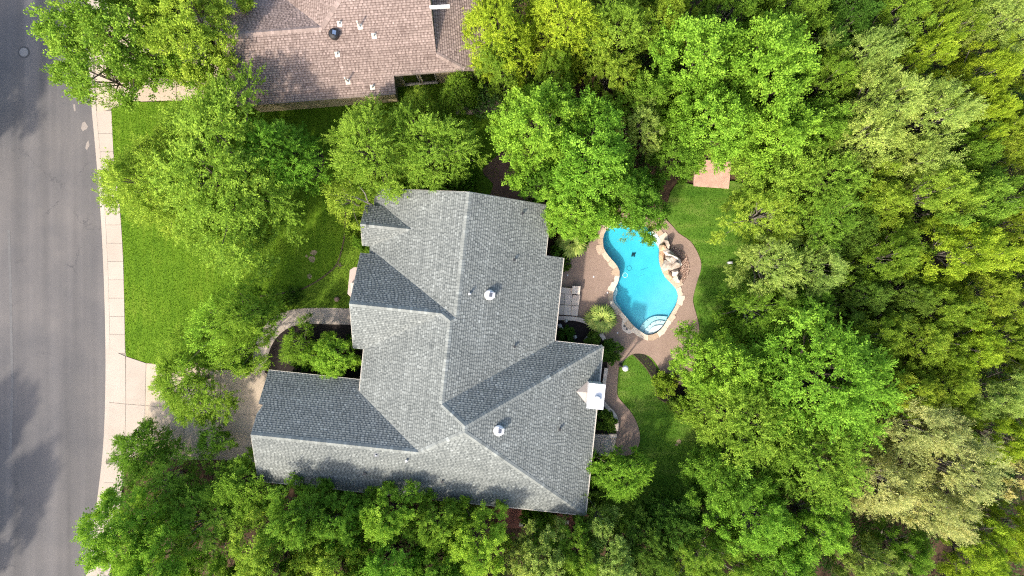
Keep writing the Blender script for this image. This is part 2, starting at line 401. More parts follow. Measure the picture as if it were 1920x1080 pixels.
KERB = smooth([(150, -260), (160, -60), (165, 80), (170, 180), (180, 290), (190, 420), (196, 560), (198, 700), (194, 830), (182, 940), (165, 1060), (140, 1180), (110, 1330)], 6, False)
FARK = [(p[0] - 330, p[1]) for p in KERB]
slab('road', KERB + FARK[::-1], -0.3, -0.12, ASPHALT)
def strip(A, off0, off1):
    """pixel strip right of a polyline"""
    return [(x + off0, y) for x, y in A] + [(x + off1, y) for x, y in reversed(A)]
kerb = slab('kerb', strip(KERB, 0, 8.2), -0.3, 0.015, CONCRETE)
slab('far_kerb', strip(FARK, -7, 0), -0.3, 0.015, CONCRETE)
slab('far_verge', strip(FARK, -900, -7.2), -0.3, 0.02, LAWN_FRONT)
# thin pale worn seam and repair streaks in the asphalt
b = MB(); b.prism(ground_poly(strip([(14, 430), (17, 520), (19, 640), (21, 720), (17, 860)], -2.5, 2.5)), -0.12, -0.114)
tag(b.build('road_seam', surf('seam', (0.115, 0.112, 0.110), (0.20, 0.195, 0.19), 9, 2.5, .4), None), kind='structure')

def cut_panels(root, name, L, R, n, z0, z1, mat, gap=0.012, names=None):
    """concrete panels between two polylines given as pixel lists of equal length, each a part of its own"""
    out = []
    LW = [at(*p) for p in L]; RW = [at(*p) for p in R]
    for i in range(len(L) - 1):
        a, b2, c, d = LW[i], RW[i], RW[i + 1], LW[i + 1]
        ctr = (a + b2 + c + d) / 4
        q = [p + (ctr - p).normalized() * gap for p in (a, b2, c, d)]
        zz = z1 + random.uniform(-0.004, 0.004)
        m = MB()
        m.prism([(p.x, p.y) for p in q], z0, zz)
        out.append(m.build(name, mat, root))
    return out

def lerp_line(line, ys):
    r = []
    for y in ys:
        for (x0, y0), (x1, y1) in zip(line, line[1:]):
            if y0 <= y <= y1: r.append((x0 + (x1 - x0) * (y - y0) / (y1 - y0), y)); break
    return r
walk = bpy.data.objects.new('sidewalk', None); COL.objects.link(walk); walk['kind'] = 'structure'
ys = list(np.arange(216, 680, 34.3)) ; ys = [208] + ys[1:] 
inner = [(208, 180), (213, 290), (226, 400), (231, 480), (233, 560), (234.5, 640), (235, 690)]
sideA = [(x + 8.4, y) for x, y in lerp_line(KERB, ys)]
sideB = lerp_line(inner, ys)
cut_panels(walk, 'panel', sideA, sideB, 0, -0.1, 0.02, CONCRETE)
ys2 = [-120, -85, -50, -15, 20]
cut_panels(walk, 'panel', [(x + 8, y) for x, y in lerp_line(KERB, ys2)], [(x + 44, y) for x, y in lerp_line(KERB, ys2)], 0, -0.1, 0.02, CONCRETE)
ys3 = [870, 905, 940, 975, 1010, 1045, 1080, 1115, 1150]
cut_panels(walk, 'panel', [(x + 8, y) for x, y in lerp_line(KERB, ys3)], [(x + 44, y) for x, y in lerp_line(KERB, ys3)], 0, -0.1, 0.02, CONCRETE)
# pads under the joints so the gaps are dark grout, not holes
slab('sidewalk_base', strip(KERB[2:-2], 7.3, 40), -0.3, -0.01, surf('joint_grout', (0.26, 0.22, 0.18), (0.36, 0.31, 0.26), 4))

# main driveway: slabs with joints
drive = bpy.data.objects.new('driveway', None); COL.objects.link(drive); drive['kind'] = 'structure'
def panel(root, pts, z1, mat, name='panel', z0=-0.1, gap=0.006):
    P = ground_poly(pts); c = sum(P, Vector()) / len(P)
    P = [p + (c - p).normalized() * gap for p in P]
    m = MB(); m.prism([(p.x, p.y) for p in P], z0, z1 + random.uniform(-0.003, 0.003)); return m.build(name, mat, root)
for q in ([(206, 655), (235, 668), (236, 757), (205, 754)], [(236.6, 668.5), (274, 681), (272, 760), (236.6, 757)],
          [(274.6, 681), (345, 686), (345, 766), (272.6, 760)], [(345.6, 686), (415, 691), (412, 772), (345.6, 766)],
          [(415.6, 693), (498, 699), (520, 720), (520, 783), (412.6, 772)],
          [(205, 754.6), (236, 757.6), (233, 862), (200, 860)], [(236.6, 757.6), (272, 760.6), (270, 862), (233.6, 862)],
          [(272.6, 760.6), (345, 766.6), (345, 862), (270.6, 862)], [(345.6, 766.6), (412, 772.6), (410, 862), (345.6, 862)],
          [(412.6, 772.6), (520, 783.6), (520, 870), (410.6, 862)]):
    far = max(p[0] for p in q) > 300
    panel(drive, q, 0.022, CONCRETE_TAN if far else CONCRETE)
slab('driveway_base', [(203, 664), (235, 672), (274, 684), (415, 695), (515, 722), (516, 860), (204, 856)], -.2, .004, surf('drive_grout', (0.28, 0.23, 0.18), (0.38, 0.32, 0.26), 4))
# neighbour's driveway
ndrive = bpy.data.objects.new('neighbour_driveway', None); COL.objects.link(ndrive); ndrive['kind'] = 'structure'
for q in ([(176, 30), (206, 30), (206, 205), (182, 212)], [(206.6, 30), (244, 30), (246, 192), (207, 204)], [(246, 30), (330, 30), (330, 188), (248, 191)],
          [(330.6, 30), (396, 30), (400, 110), (331, 110)], [(331, 110.6), (400, 110.6), (446, 184), (331, 188)], [(396.6, 20), (440, 20), (446, 110), (400.6, 110)]):
    panel(ndrive, q, 0.022, CONCRETE_TAN)

# lawns
FRONT_LAWN = [(208, 205), (248, 192), (330, 190), (446, 186), (446, 150), (760, 140), (900, 140), (900, 180), (935, 195), (935, 330), (720, 370), (700, 480), (690, 580),
    (665, 579), (560, 579), (520, 592), (490, 620), (478, 660), (490, 700), (450, 694), (345, 685), (274, 680), (236, 667), (235, 640), (233.5, 560), (231.5, 480), (226.5, 400), (213.5, 290)]
slab('front_lawn', FRONT_LAWN, -0.2, 0.01, LAWN_FRONT)
# ground-cover bed by the front windows with a dark steel edging
BED_EDGE = smooth([(648, 395), (647, 430), (643, 460), (632, 495), (612, 515), (585, 533), (555, 546), (520, 551), (488, 556)], 5, False)
BED_FRONT = BED_EDGE + [(470, 600), (490, 612), (520, 591), (560, 578.5), (664, 578.5), (690, 500), (705, 395)]
slab('front_bed', BED_FRONT, -0.2, 0.03, GROUNDCOVER)
def edging(name, line, h, w, mat, label):
    m = MB(); P = [at(*p) for p in line]
    for a, b2 in zip(P, P[1:]):
        d = (b2 - a).normalized(); nn = Vector((-d.y, d.x, 0)) * w / 2; a2 = a - d * 0.01; b3 = b2 + d * 0.01
        m.prism([(a2 + nn)[:2], (a2 - nn)[:2], (b3 - nn)[:2], (b3 + nn)[:2]], -0.05, h)
    return tag(m.build(name, mat, None, False), label, 'edging')
EDGE = surf('edging_stone', (0.05, 0.036, 0.022), (0.20, 0.15, 0.09), 4, 1, 0.3)
edging('bed_edging', BED_EDGE, 0.07, 0.09, EDGE, 'thin curved brown edging strip between front lawn and planting bed')
NBED = smooth([(520, 345), (560, 350), (595, 330), (607, 302), (600, 285)], 5, False)
edging('bed_edging', NBED, 0.07, 0.10, EDGE, 'short curved dark edging under the big front elm')
slab('elm_bed', NBED + [(560, 255), (500, 260), (470, 310)], -0.2, 0.024, MULCH_BLACK)
# curved front walk
fw_o = smooth([(662, 578), (600, 577), (553, 579), (518, 591), (494, 614), (480, 645), (474, 676), (474, 700)], 4, False)
fw_i = smooth([(662, 609), (610, 608), (564, 608), (536, 618), (516, 637), (505, 660), (499, 682), (497, 702)], 4, False)
fwalk = bpy.data.objects.new('front_walk', None); COL.objects.link(fwalk); fwalk['kind'] = 'structure'
cut_panels(fwalk, 'panel', fw_o[::2], fw_i[::2], 0, -0.1, 0.045, surf('concrete_walk', (0.46, 0.385, 0.32), (0.62, 0.53, 0.445), 1.5, .3, .5, .9, .08, 60, tone=.2), gap=0.01)
slab('courtyard_bed', fw_i + [(505, 712), (700, 730), (700, 609)], -0.2, 0.0, MULCH_BLACK)
# rear lawns
slab('pool_side_lawn', smooth([(1250, 405), (1268, 345), (1320, 350), (1395, 345), (1420, 450), (1415, 560), (1405, 660), (1310, 690), (1280, 600), (1280, 470)], 3), -0.2, 0.005, LAWN_REAR)
REAR_LAWN = smooth([(1150, 700), (1174, 668), (1200, 660), (1260, 700), (1290, 790), (1345, 800), (1350, 870), (1320, 940), (1235, 985), (1120, 995), (1095, 900), (1120, 830), (1140, 760)], 4)
slab('rear_lawn', REAR_LAWN, -0.2, 0.005, LAWN_REAR)
slab('tree_bed', smooth([(1186, 664), (1200.5, 678), (1216, 697), (1227, 719), (1233.5, 745), (1258, 760), (1276, 782), (1320, 790), (1330, 740), (1290, 710), (1262, 725), (1241, 706), (1222, 676), (1204, 663)], 3), -0.2, 0.02, MULCH_BLACK)
edging('lawn_edging', smooth([(1186, 664), (1200.5, 678), (1216, 697), (1227, 719), (1233.5, 745), (1258, 760), (1276, 782)], 4, False), 0.05, 0.06, EDGE, 'thin edging between rear lawn and the black mulch bed')
slab('side_lawn', [(1000, 965), (1050, 965), (1050, 1000), (1000, 1000)], -0.2, 0.006, GROUNDCOVER)

# pool deck and path
DECK = smooth([(1058, 492), (1083, 480), (1097, 463), (1113, 438), (1128, 420), (1155, 402), (1200, 400), (1240, 408), (1258, 421), (1272, 437), (1295, 453.5), (1310, 479), (1314.5, 501),
    (1306, 531), (1299.5, 557), (1300, 570), (1307, 596), (1310.5, 614), (1308, 640), (1302, 690), (1290, 718), (1274, 721), (1257, 716), (1241.5, 700), (1229, 680), (1218, 668.5),
    (1202, 663), (1186, 664), (1174, 672), (1162, 685), (1159, 700), (1157, 737), (1163, 750), (1180, 769), (1194, 793), (1200, 820), (1194, 841), (1180, 853), (1152, 850),
    (1156, 804), (1157.5, 783), (1143, 767), (1132, 752), (1133, 722), (1136, 690), (1140, 660), (1130, 630), (1100, 605), (1046, 600), (1048, 545)], 3)
sheet = None
def deck():
    outer = ground_poly(DECK)
    loops = [[Vector((p.x, p.y, 0)) for p in outer], [Vector((p.x, p.y, 0)) for p in POOLW]]
    flat = loops[0] + loops[1]; m = MB()
    for tri in tessellate_polygon(loops):
        A, B, C_ = [flat[i] for i in tri]
        if (B - A).cross(C_ - A).z < 0: B, C_ = C_, B
        m.face([(q.x, q.y, 0.05) for q in (A, B, C_)])
    n = len(outer)
    for i in range(n):
        p, q = outer[i], outer[(i + 1) % n]; m.face([(p.x, p.y, -0.2), (q.x, q.y, -0.2), (q.x, q.y, 0.05), (p.x, p.y, 0.05)])
    return tag(m.build('pool_deck', AGGREGATE), kind='structure')
deck()
slab('brick_patio', smooth([(905, 318), (925, 345), (926, 375), (1030, 400), (1060, 380), (1040, 300), (960, 280)], 3), -0.2, 0.015, BRICK_BROWN)
slab('shady_bed', [(845, 320), (905, 318), (924, 345), (925, 376), (840, 365)], -0.2, 0.012, GROUNDCOVER)
slab('brick_path', [(938, 940), (978, 945), (982, 990), (930, 990)], -0.2, 0.012, BRICK_RED)
slab('brick_path', [(1046, 955), (1105, 965), (1100, 1010), (1040, 1020)], -0.2, 0.012, BRICK_RED)
slab('pink_patio', [(1304, 300), (1372, 300), (1366, 354), (1300, 349)], -0.2, 0.05, PINK_PAVE)
slab('stone_path', smooth([(968, 70), (978, 40), (985, 0), (1010, 0), (1008, 35), (1000, 62), (985, 68)], 3), -0.2, 0.03, surf('path_stone', (0.34, 0.19, 0.12), (0.50, 0.31, 0.20), 3, .5, .4))
npath = bpy.data.objects.new('paver_walk', None); COL.objects.link(npath); npath['kind'] = 'structure'
PAVER = surf('paver_grey', (0.20, 0.155, 0.12), (0.31, 0.25, 0.205), 4, 1, .3, .9, .3, 30, tone=.3)
xs = np.linspace(855, 945, 16)
for x0, x1 in zip(xs, xs[1:]):
    f = lambda x: (-9 * max(0, (x - 895) / 45)) 
    panel(npath, [(x0, 193 + f(x0)), (x1, 193 + f(x1)), (x1, 215 + f(x1)), (x0, 215 + f(x0))], 0.04, PAVER, 'paver', gap=0.008)
for px_, py_ in ((1063, 979), (1085, 981), (977, 983)):
    m = MB(); c = at(px_, py_); m.prism([(c.x + dx, c.y + dy) for dx, dy in ((-.14, -.13), (.13, -.14), (.14, .12), (-.12, .14))], -0.05, 0.05)
    o = m.build('stepping_stone', LIMESTONE)
    tag(o, {1063: 'square tan stepping stone on red brick, left of the pair by roof corner', 1085: 'square tan stepping stone on red brick, nearest the lower right roof corner', 977: 'tan stepping stone at the edge of the other red brick patch'}[px_], 'stepping stone', 'stepping stones south of the house')

for q in ([(152, 230), (157, 227), (163, 236), (161, 241), (153, 245), (150, 240)], [(160, 268), (164, 262), (166, 272), (161, 281), (158, 277)], [(135, 195), (139, 194), (140, 207), (137, 208)]):
    slab('road_patch', q, -.13, -.115, surf('patch_mortar', (.26, .22, .19), (.42, .37, .32), 9, 2, .2))
# manhole cover and small marks on the road
c = at(45, 98, -0.12); mh = empty('manhole_cover', c, 'round iron manhole cover set in the dark shaded road', 'manhole cover')
m = MB(); m.lathe(c, [(0.40, 0.0), (0.40, 0.006), (0.31, 0.008)], 24); m.build('collar', surf('collar', (0.06, 0.06, 0.06), (0.10, 0.10, 0.10)), mh)
m = MB(); m.lathe(c + Vector((0, 0, 0.002)), [(0.30, 0.0), (0.30, 0.016), (0.27, 0.018)], 24); m.build('lid', surf('iron_lid', (0.20, 0.20, 0.20), (0.30, 0.29, 0.28), 12), mh)

# ------------------------------------------------------------------ ROOFS
def clip_poly(subj, tri):
    """Sutherland-Hodgman, tri counter-clockwise"""
    out = subj
    for i in range(3):
        ax, ay = tri[i]; bx, by = tri[(i + 1) % 3]; inp = out; out = []
        if not inp: return []
        ex, ey = bx - ax, by - ay
        d = [ex * (p[1] - ay) - ey * (p[0] - ax) for p in inp]
        for j in range(len(inp)):
            k = (j + 1) % len(inp)
            if d[j] >= 0: out.append(inp[j])
            if (d[j] >= 0) != (d[k] >= 0):
                t = d[j] / (d[j] - d[k]); out.append((inp[j][0] + (inp[k][0] - inp[j][0]) * t, inp[j][1] + (inp[k][1] - inp[j][1]) * t))
    return out

class Frame:
    """house axes: u to the right of the photograph, v down it, turned by th"""
    def __init__(s, deg): s.c = math.cos(math.radians(deg)); s.s = math.sin(math.radians(deg))
    def w(s, u, v, z): return Vector((u * s.c - v * s.s, -(u * s.s + v * s.c), z))
    def inv(s, p): X, Y = p[0], -p[1]; return (X * s.c + Y * s.s, -X * s.s + Y * s.c)

def pin(poly, x, y):
    r = False; n = len(poly)
    for i in range(n):
        x0, y0 = poly[i]; x1, y1 = poly[(i + 1) % n]
        if (y0 > y) != (y1 > y) and x < (x1 - x0) * (y - y0) / (y1 - y0) + x0: r = not r
    return r

EXPO = 0.145
def shingle_face(mb, deckmb, F, plane, poly):
    a, bu, cv = plane; z = lambda u, v: a + bu * u + cv * v
    gl = math.hypot(bu, cv); gx, gy = bu / gl, cv / gl; hx, hy = -gy, gx
    ch = 1 / math.sqrt(1 + gl * gl)
    # local (s along eave, t up the slope, horizontal metres)
    L = [(u * hx + v * hy, u * gx + v * gy) for u, v in poly]
    ar = sum(L[i][0] * L[(i + 1) % len(L)][1] - L[(i + 1) % len(L)][0] * L[i][1] for i in range(len(L)))
    if ar < 0: L = L[::-1]
    tris = []
    V3 = [Vector((p[0], p[1], 0)) for p in L]
    for t in tessellate_polygon([V3]):
        A, B, C_ = [L[i] for i in t]
        if (B[0] - A[0]) * (C_[1] - A[1]) - (B[1] - A[1]) * (C_[0] - A[0]) < 0: B, C_ = C_, B
        tris.append((A, B, C_))
        deckmb.upface([F.w(p[0] * hx + p[1] * gx, p[0] * hy + p[1] * gy, z(p[0] * hx + p[1] * gx, p[0] * hy + p[1] * gy)) for p in (A, B, C_)])
    def W3(s, t, lift):
        u, v = s * hx + t * gx, s * hy + t * gy; return F.w(u, v, z(u, v) + lift)
    step = EXPO * ch
    t0 = min(p[1] for p in L); t1 = max(p[1] for p in L); s0 = min(p[0] for p in L); s1 = max(p[0] for p in L)
    flip = hx * gy - hy * gx                   # orientation of (s,t) -> (u,v); world y is flipped
    t = t0; row = 0
    while t < t1:
        s = s0 - random.uniform(0, 0.3); ta, tb = t, t + step * 1.02; hi = random.random() < .5
        base = random.gauss(0, 0.035)
        while s < s1:
            w = random.uniform(0.09, 0.19) if hi else random.uniform(0.06, 0.11)
            sa, sb = s, s + w; s = sb
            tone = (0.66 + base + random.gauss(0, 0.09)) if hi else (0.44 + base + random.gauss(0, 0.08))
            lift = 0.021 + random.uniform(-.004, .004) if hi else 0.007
            hi = not hi
            q = [(sa, ta), (sb, ta), (sb, tb), (sa, tb)]
            ins = [pin(L, *p) for p in q]
            if all(ins):
                tm = ta + (tb - ta) * .72; lm = lift + (.003 - lift) * .72
                f = [W3(sa, ta, lift), W3(sb, ta, lift), W3(sb, tm, lm), W3(sa, tm, lm)]
                f2 = [W3(sa, tm, lm), W3(sb, tm, lm), W3(sb, tb, .003), W3(sa, tb, .003)]
                if flip > 0: f2.reverse()
                mb.face(f2, tone - .36)        # course shadow line painted into the tone, along with the printed granule band
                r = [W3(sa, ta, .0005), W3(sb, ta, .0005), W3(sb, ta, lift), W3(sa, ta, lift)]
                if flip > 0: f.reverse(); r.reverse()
                mb.face(f, tone); mb.face(r, tone * .55)  # riser toned darker too, part of the painted course shadow line
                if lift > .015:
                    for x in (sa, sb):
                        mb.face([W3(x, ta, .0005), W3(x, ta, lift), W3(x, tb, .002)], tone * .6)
            else:
                for tr in tris:
                    c_ = clip_poly(q, tr)
                    if len(c_) > 2:
                        f = [W3(p[0], p[1], lift + (.003 - lift) * (p[1] - ta) / (tb - ta)) for p in c_]
                        if flip > 0: f.reverse()
                        mb.face(f, tone)
        t += step; row += 1

def ridge_caps(F, A, B, pa, pb, w=0.15, lift=0.03):
    """bent cap shingles along a ridge or hip from A to B (u,v); pa, pb are the planes either side"""
    m = MB(); A = Vector(A); B = Vector(B); L = (B - A).length; d = (B - A) / L; nn = Vector((-d.y, d.x))
    zf = lambda P, q: P[0] + P[1] * q.x + P[2] * q.y
    # which plane lies on the +nn side: the one that is lower there
    mid = (A + B) / 2 + nn * 0.5
    if zf(pa, mid) > zf(pb, mid): pa, pb = pb, pa
    n = max(2, int(L / 0.17))
    for i in range(n):
        p = A + d * (L * i / n); q = A + d * (L * (i + 1.12) / n)
        if i == n - 1: q = B
        t = 0.66 + random.gauss(0, 0.10)
        for (c0, l0), sgn in (((pa, 1), 1), ((pb, 1), -1)):
            e = nn * (w * sgn); l1, l2 = lift + .014, lift
            top1 = F.w(p.x, p.y, min(zf(pa, p), zf(pb, p)) + l1); top2 = F.w(q.x, q.y, min(zf(pa, q), zf(pb, q)) + l2)
            e1 = p + e; e2 = q + e
            m.face([top1, top2, F.w(e2.x, e2.y, zf(c0, e2) + l2 - .012), F.w(e1.x, e1.y, zf(c0, e1) + l1 - .012)][::sgn], t)
    return m

H = Frame(6.0)
hx0 = H.w(-2, 3, 0)
house = empty('house', hx0, 'large single storey house with grey shingle hip and gable roof beside the pool', 'house')
pE = (4.5, -.5, 0); pWN = (7.57, .5, 0); pWS = (7.87, .5, 0); pE2 = (6.025, -.5, 0)
pN2 = (3 - .777 * 3.06, 0, .777); pS2 = (3 + .76 * 13.7, 0, -.76); pGN = (3 - .76 * 6.75, 0, .76)
pW1N = (3.3 + .83 * 1.2, 0, .83); pW1S = (5.885 + .845 * 1.915, 0, -.845)
pDN = (3.36 + .76 * 4.2, 0, .76); pDS = (3 - 1.07 * 1.66, 0, -1.07)
FACES = [
    (pE, [(-3.07, -5.32), (1.855, -5.32), (1.855, -2.2), (3.0, -2.2), (3.0, 3.06), (-3.37, 7.159), (-3.37, 2.275), (-3.07, 2.095)]),
    (pWN, [(-9.14, -5.32), (-3.07, -5.32), (-3.07, 2.095), (-8.54, -1.2), (-9.14, -1.2), (-9.14, -1.66), (-6.46, -2.912), (-8.42, -4.2), (-9.14, -4.2)]),
    (pWS, [(-8.76, 4.75), (-8.76, 7.395), (-4.458, 10.225), (-1.845, 8.506), (-1.845, 8.14), (-3.37, 7.159), (-3.37, 2.275), (-3.97, 1.915)]),
    (pN2, [(3.0, 3.06), (6.05, 3.06), (-1.845, 8.14), (-3.37, 7.159)]),
    (pE2, [(6.05, 3.06), (6.05, 13.7), (-1.845, 8.506), (-1.845, 8.14)]),
    (pS2, [(6.05, 13.7), (-14.60, 13.7), (-14.45, 10.225), (-4.458, 10.225), (-1.845, 8.506)]),
    (pGN, [(-14.66, 6.75), (-8.76, 6.75), (-8.76, 7.395), (-4.458, 10.225), (-14.45, 10.225), (-14.5, 9.15), (-14.30, 8.62), (-14.60, 8.58)]),
    (pW1N, [(-9.62, -1.2), (-8.54, -1.2), (-3.07, 2.095), (-3.37, 2.275), (-3.97, 1.915), (-9.40, 1.915)]),
    (pW1S, [(-9.40, 1.915), (-3.97, 1.915), (-8.76, 4.75), (-9.42, 4.75)]),
    (pDN, [(-9.62, -4.2), (-8.42, -4.2), (-6.46, -2.912), (-9.58, -2.912)]),
    (pDS, [(-9.58, -2.912), (-6.46, -2.912), (-9.14, -1.66), (-9.62, -1.66)]),
]
def build_roof(root, F, faces, ridges, mat):
    sh = MB(); dk = MB()
    for pl, po in faces: shingle_face(sh, dk, F, pl, po)
    # underside: eave thickness
    roof = dk.build('roof', DECKING, root)
    md = roof.modifiers.new('thickness', 'SOLIDIFY'); md.thickness = 0.14; md.offset = -1
    s = sh.build('shingle_courses', mat, roof, False); s['kind'] = 'stuff'
    s.matrix_parent_inverse = Matrix.Identity(4)
    # shingle mesh was made in world space: move into the roof's space
    M = root.matrix_basis.inverted(); s.data.transform(M)
    for r in ridges:
        o = ridge_caps(F, *r).build('ridge_cap', mat, root, False)
    return roof
# dk/sh build() already applies parent's basis; the roof part has identity basis
RIDGES = [((-3.07, -5.32), (-3.07, 2.095), pE, pWN), ((-3.37, 2.275), (-3.37, 7.159), pE, pWS), ((-3.07, 2.095), (-3.37, 2.275), pW1N, pE),
    ((-3.97, 1.915), (-3.37, 2.275), pW1N, pWS), ((-9.42, 1.915), (-3.97, 1.915), pW1N, pW1S), ((-9.60, -2.912), (-6.46, -2.912), pDN, pDS),
    ((-3.37, 7.159), (-1.845, 8.14), pN2, pWS), ((-1.845, 8.14), (-1.845, 8.506), pWS, pE2), ((6.05, 3.06), (-1.845, 8.14), pN2, pE2),
    ((6.05, 13.7), (-1.845, 8.506), pS2, pE2), ((-4.458, 10.225), (-1.845, 8.506), pS2, pWS), ((-14.45, 10.225), (-4.458, 10.225), pGN, pS2)]
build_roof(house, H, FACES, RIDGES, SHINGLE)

def zat(p, u, v): return p[0] + p[1] * u + p[2] * v
# fascia and gutters along eaves and rakes
def trim_run(root, F, name, A, B, pl, mat, w=0.11, h=0.15, out=1, lift=-0.02):
    m = MB(); a = F.w(A[0], A[1], zat(pl, *A) + lift); b2 = F.w(B[0], B[1], zat(pl, *B) + lift)
    d = (b2 - a); dn = Vector((d.x, d.y, 0)).normalized(); nn = Vector((dn.y, -dn.x, 0)) * out
    i, o_ = nn * 0.004, nn * (w + .004)
    q = [a + i, b2 + i, b2 + o_, a + o_]; lo = [p - Vector((0, 0, h)) for p in q]
    m.face(q); m.face(lo[::-1])
    for k in range(4): m.face([lo[k], lo[(k + 1) % 4], q[(k + 1) % 4], q[k]])
    return m.build(name, mat, root)
for A, B, pl, nm, wd in (((3.0, 3.06), (3.0, -2.2), pE, 'gutter', .07), ((1.855, -2.2), (1.855, -5.32), pE, 'gutter', .05), ((6.05, 13.7), (6.05, 3.06), pE2, 'gutter', .08),
        ((-14.6, 13.7), (6.05, 13.7), pS2, 'gutter', .05), ((6.05, 3.06), (3.0, 3.06), pN2, 'gutter', .05), ((-8.76, 6.75), (-14.66, 6.75), pGN, 'gutter', .05),
        ((-8.76, 4.75), (-8.76, 7.395), pWS, 'gutter', .04), ((-9.14, -5.32), (-9.14, -4.2), pWN, 'gutter', .04),
        ((1.855, -5.32), (-3.07, -5.32), pE, 'rake_board', .03), ((-3.07, -5.32), (-9.14, -5.32), pWN, 'rake_board', .03), ((3.0, -2.2), (1.855, -2.2), pE, 'rake_board', .03),
        ((-9.4, 1.915), (-9.42, 4.75), pW1S, 'rake_board', .02), ((-9.62, -1.2), (-9.40, 1.915), pW1N, 'rake_board', .02), ((-9.58, -2.912), (-9.62, -1.66), pDS, 'rake_board', .02),
        ((-9.62, -4.2), (-9.58, -2.912), pDN, 'rake_board', .02), ((-14.45, 10.225), (-14.60, 13.7), pS2, 'rake_board', .02)):
    trim_run(house, H, nm, A, B, pl, TRIM, wd)
# walls: each block under its eaves, up to 5 cm below the roof planes
def wall_block(root, F, u0, v0, u1, v1, h, mat, name='wall'):
    m = MB(); m.prism([F.w(u, v, 0)[:2] for u, v in ((u0, v0), (u1, v0), (u1, v1), (u0, v1))], -0.14, h); return m.build(name, mat, root)
wall_block(house, H, -8.75, -4.95, 1.45, 3.2, 2.86, WALL_STONE)
wall_block(house, H, 1.45, -1.85, 2.6, 3.2, 2.86, WALL_STONE)
wall_block(house, H, -8.35, 3.2, 5.65, 13.3, 2.85, WALL_STONE)
wall_block(house, H, -14.1, 7.1, -8.35, 13.3, 2.85, WALL_STONE)
wall_block(house, H, -9.2, -0.9, -8.75, 4.4, 3.0, WALL_STONE)
wall_block(house, H, -9.2, -3.9, -8.75, -1.95, 2.85, WALL_STONE)
# gable infills (triangles with depth)
def gable(root, F, u0, u1, pts, mat):
    m = MB()
    for k in range(len(pts)):
        a, b2 = pts[k], pts[(k + 1) % len(pts)]
        m.face([F.w(u0, *a), F.w(u0, *b2), F.w(u1, *b2), F.w(u1, *a)])
    m.face([F.w(u0, *p) for p in pts]); m.face([F.w(u1, *p) for p in pts][::-1]); return m.build('gable_wall', mat, root)
gable(house, H, -9.2, -9.0, [(-0.9, 2.9), (4.4, 2.9), (4.4, 3.45), (1.915, 5.6), (-0.9, 3.25)], WALL_STONE)
gable(house, H, -9.2, -9.0, [(-3.9, 2.8), (-1.95, 2.8), (-1.95, 3.0), (-2.912, 4.05), (-3.9, 3.3)], WALL_STONE)
gable(house, H, -14.1, -13.9, [(7.1, 2.8), (13.3, 2.8), (13.3, 2.95), (10.225, 5.35), (7.1, 2.95)], WALL_STONE)
# bay window left of the entry gable
bay = MB(); bay_pts = [(-9.15, 0.1), (-9.98, 0.55), (-10.1, 1.55), (-9.25, 2.15)]
bpw = [at(664, 501, 2.75), at(656, 506, 2.75), at(651.5, 551, 2.75), at(660, 559, 2.75), at(690, 556, 2.75), at(690, 503, 2.75)]
bay.prism([(p.x, p.y) for p in bpw], 0.0, 2.75); bayo = bay.build('bay_window', surf('bay_stone', (0.46, 0.37, 0.32), (0.56, 0.46, 0.40), 2, .5, .4), house)
m = MB(); P = [at(657.5, 530, 3.0), at(669, 530, 3.0), at(661, 558, 3.0), at(659, 556, 3.0)]; m.prism([(p.x, p.y) for p in P], 2.76, 3.0); m.build('bay_cap', TRIM, house)
# chimney
def to_h(u, v, z): return H.w(u, v, z)
m = MB(); m.prism([H.w(u, v, 0)[:2] for u, v in ((5.28, 5.26), (6.12, 5.26), (6.12, 6.62), (5.28, 6.62))], -0.1, 4.86); ch = m.build('chimney', METAL_WHITE, house)
def cbuild(mb, name, mat, part): 
    o = mb.build(name, mat, None, False); o.data.transform(house.matrix_basis.inverted()); o.parent = part; return o
m = MB(); m.prism([H.w(u, v, 0)[:2] for u, v in ((5.20, 5.18), (6.20, 5.18), (6.20, 6.70), (5.20, 6.70))], 4.86, 5.02); cbuild(m, 'chimney_cap', METAL_WHITE, ch)
fc = H.w(5.74, 6.10, 5.02)
m = MB(); m.lathe(fc, [(0.13, 0), (0.13, 0.12), (0.21, 0.13), (0.23, 0.2), (0.20, 0.26), (0.08, 0.30)], 20); cbuild(m, 'flue', METAL_WHITE, ch)
# cricket behind the chimney
m = MB(); zc = lambda u, v: zat(pE2, u, v) + .03
A_, B_, C_, D_ = (4.62, 5.94), (5.27, 5.3), (5.27, 6.6), (5.27, 5.94)
m.face([H.w(*A_, zc(*A_)), H.w(*C_, zc(*C_)), H.w(*D_, zc(*A_) + .0)]); m.face([H.w(*A_, zc(*A_)), H.w(*D_, zc(*A_)), H.w(*B_, zc(*B_))])
m.face([H.w(*C_, zc(*C_)), H.w(*B_, zc(*B_)), H.w(*D_, zc(*A_))])
m.build('cricket', plain('flashing_tan', (0.48, 0.42, 0.37), 0.6), house)

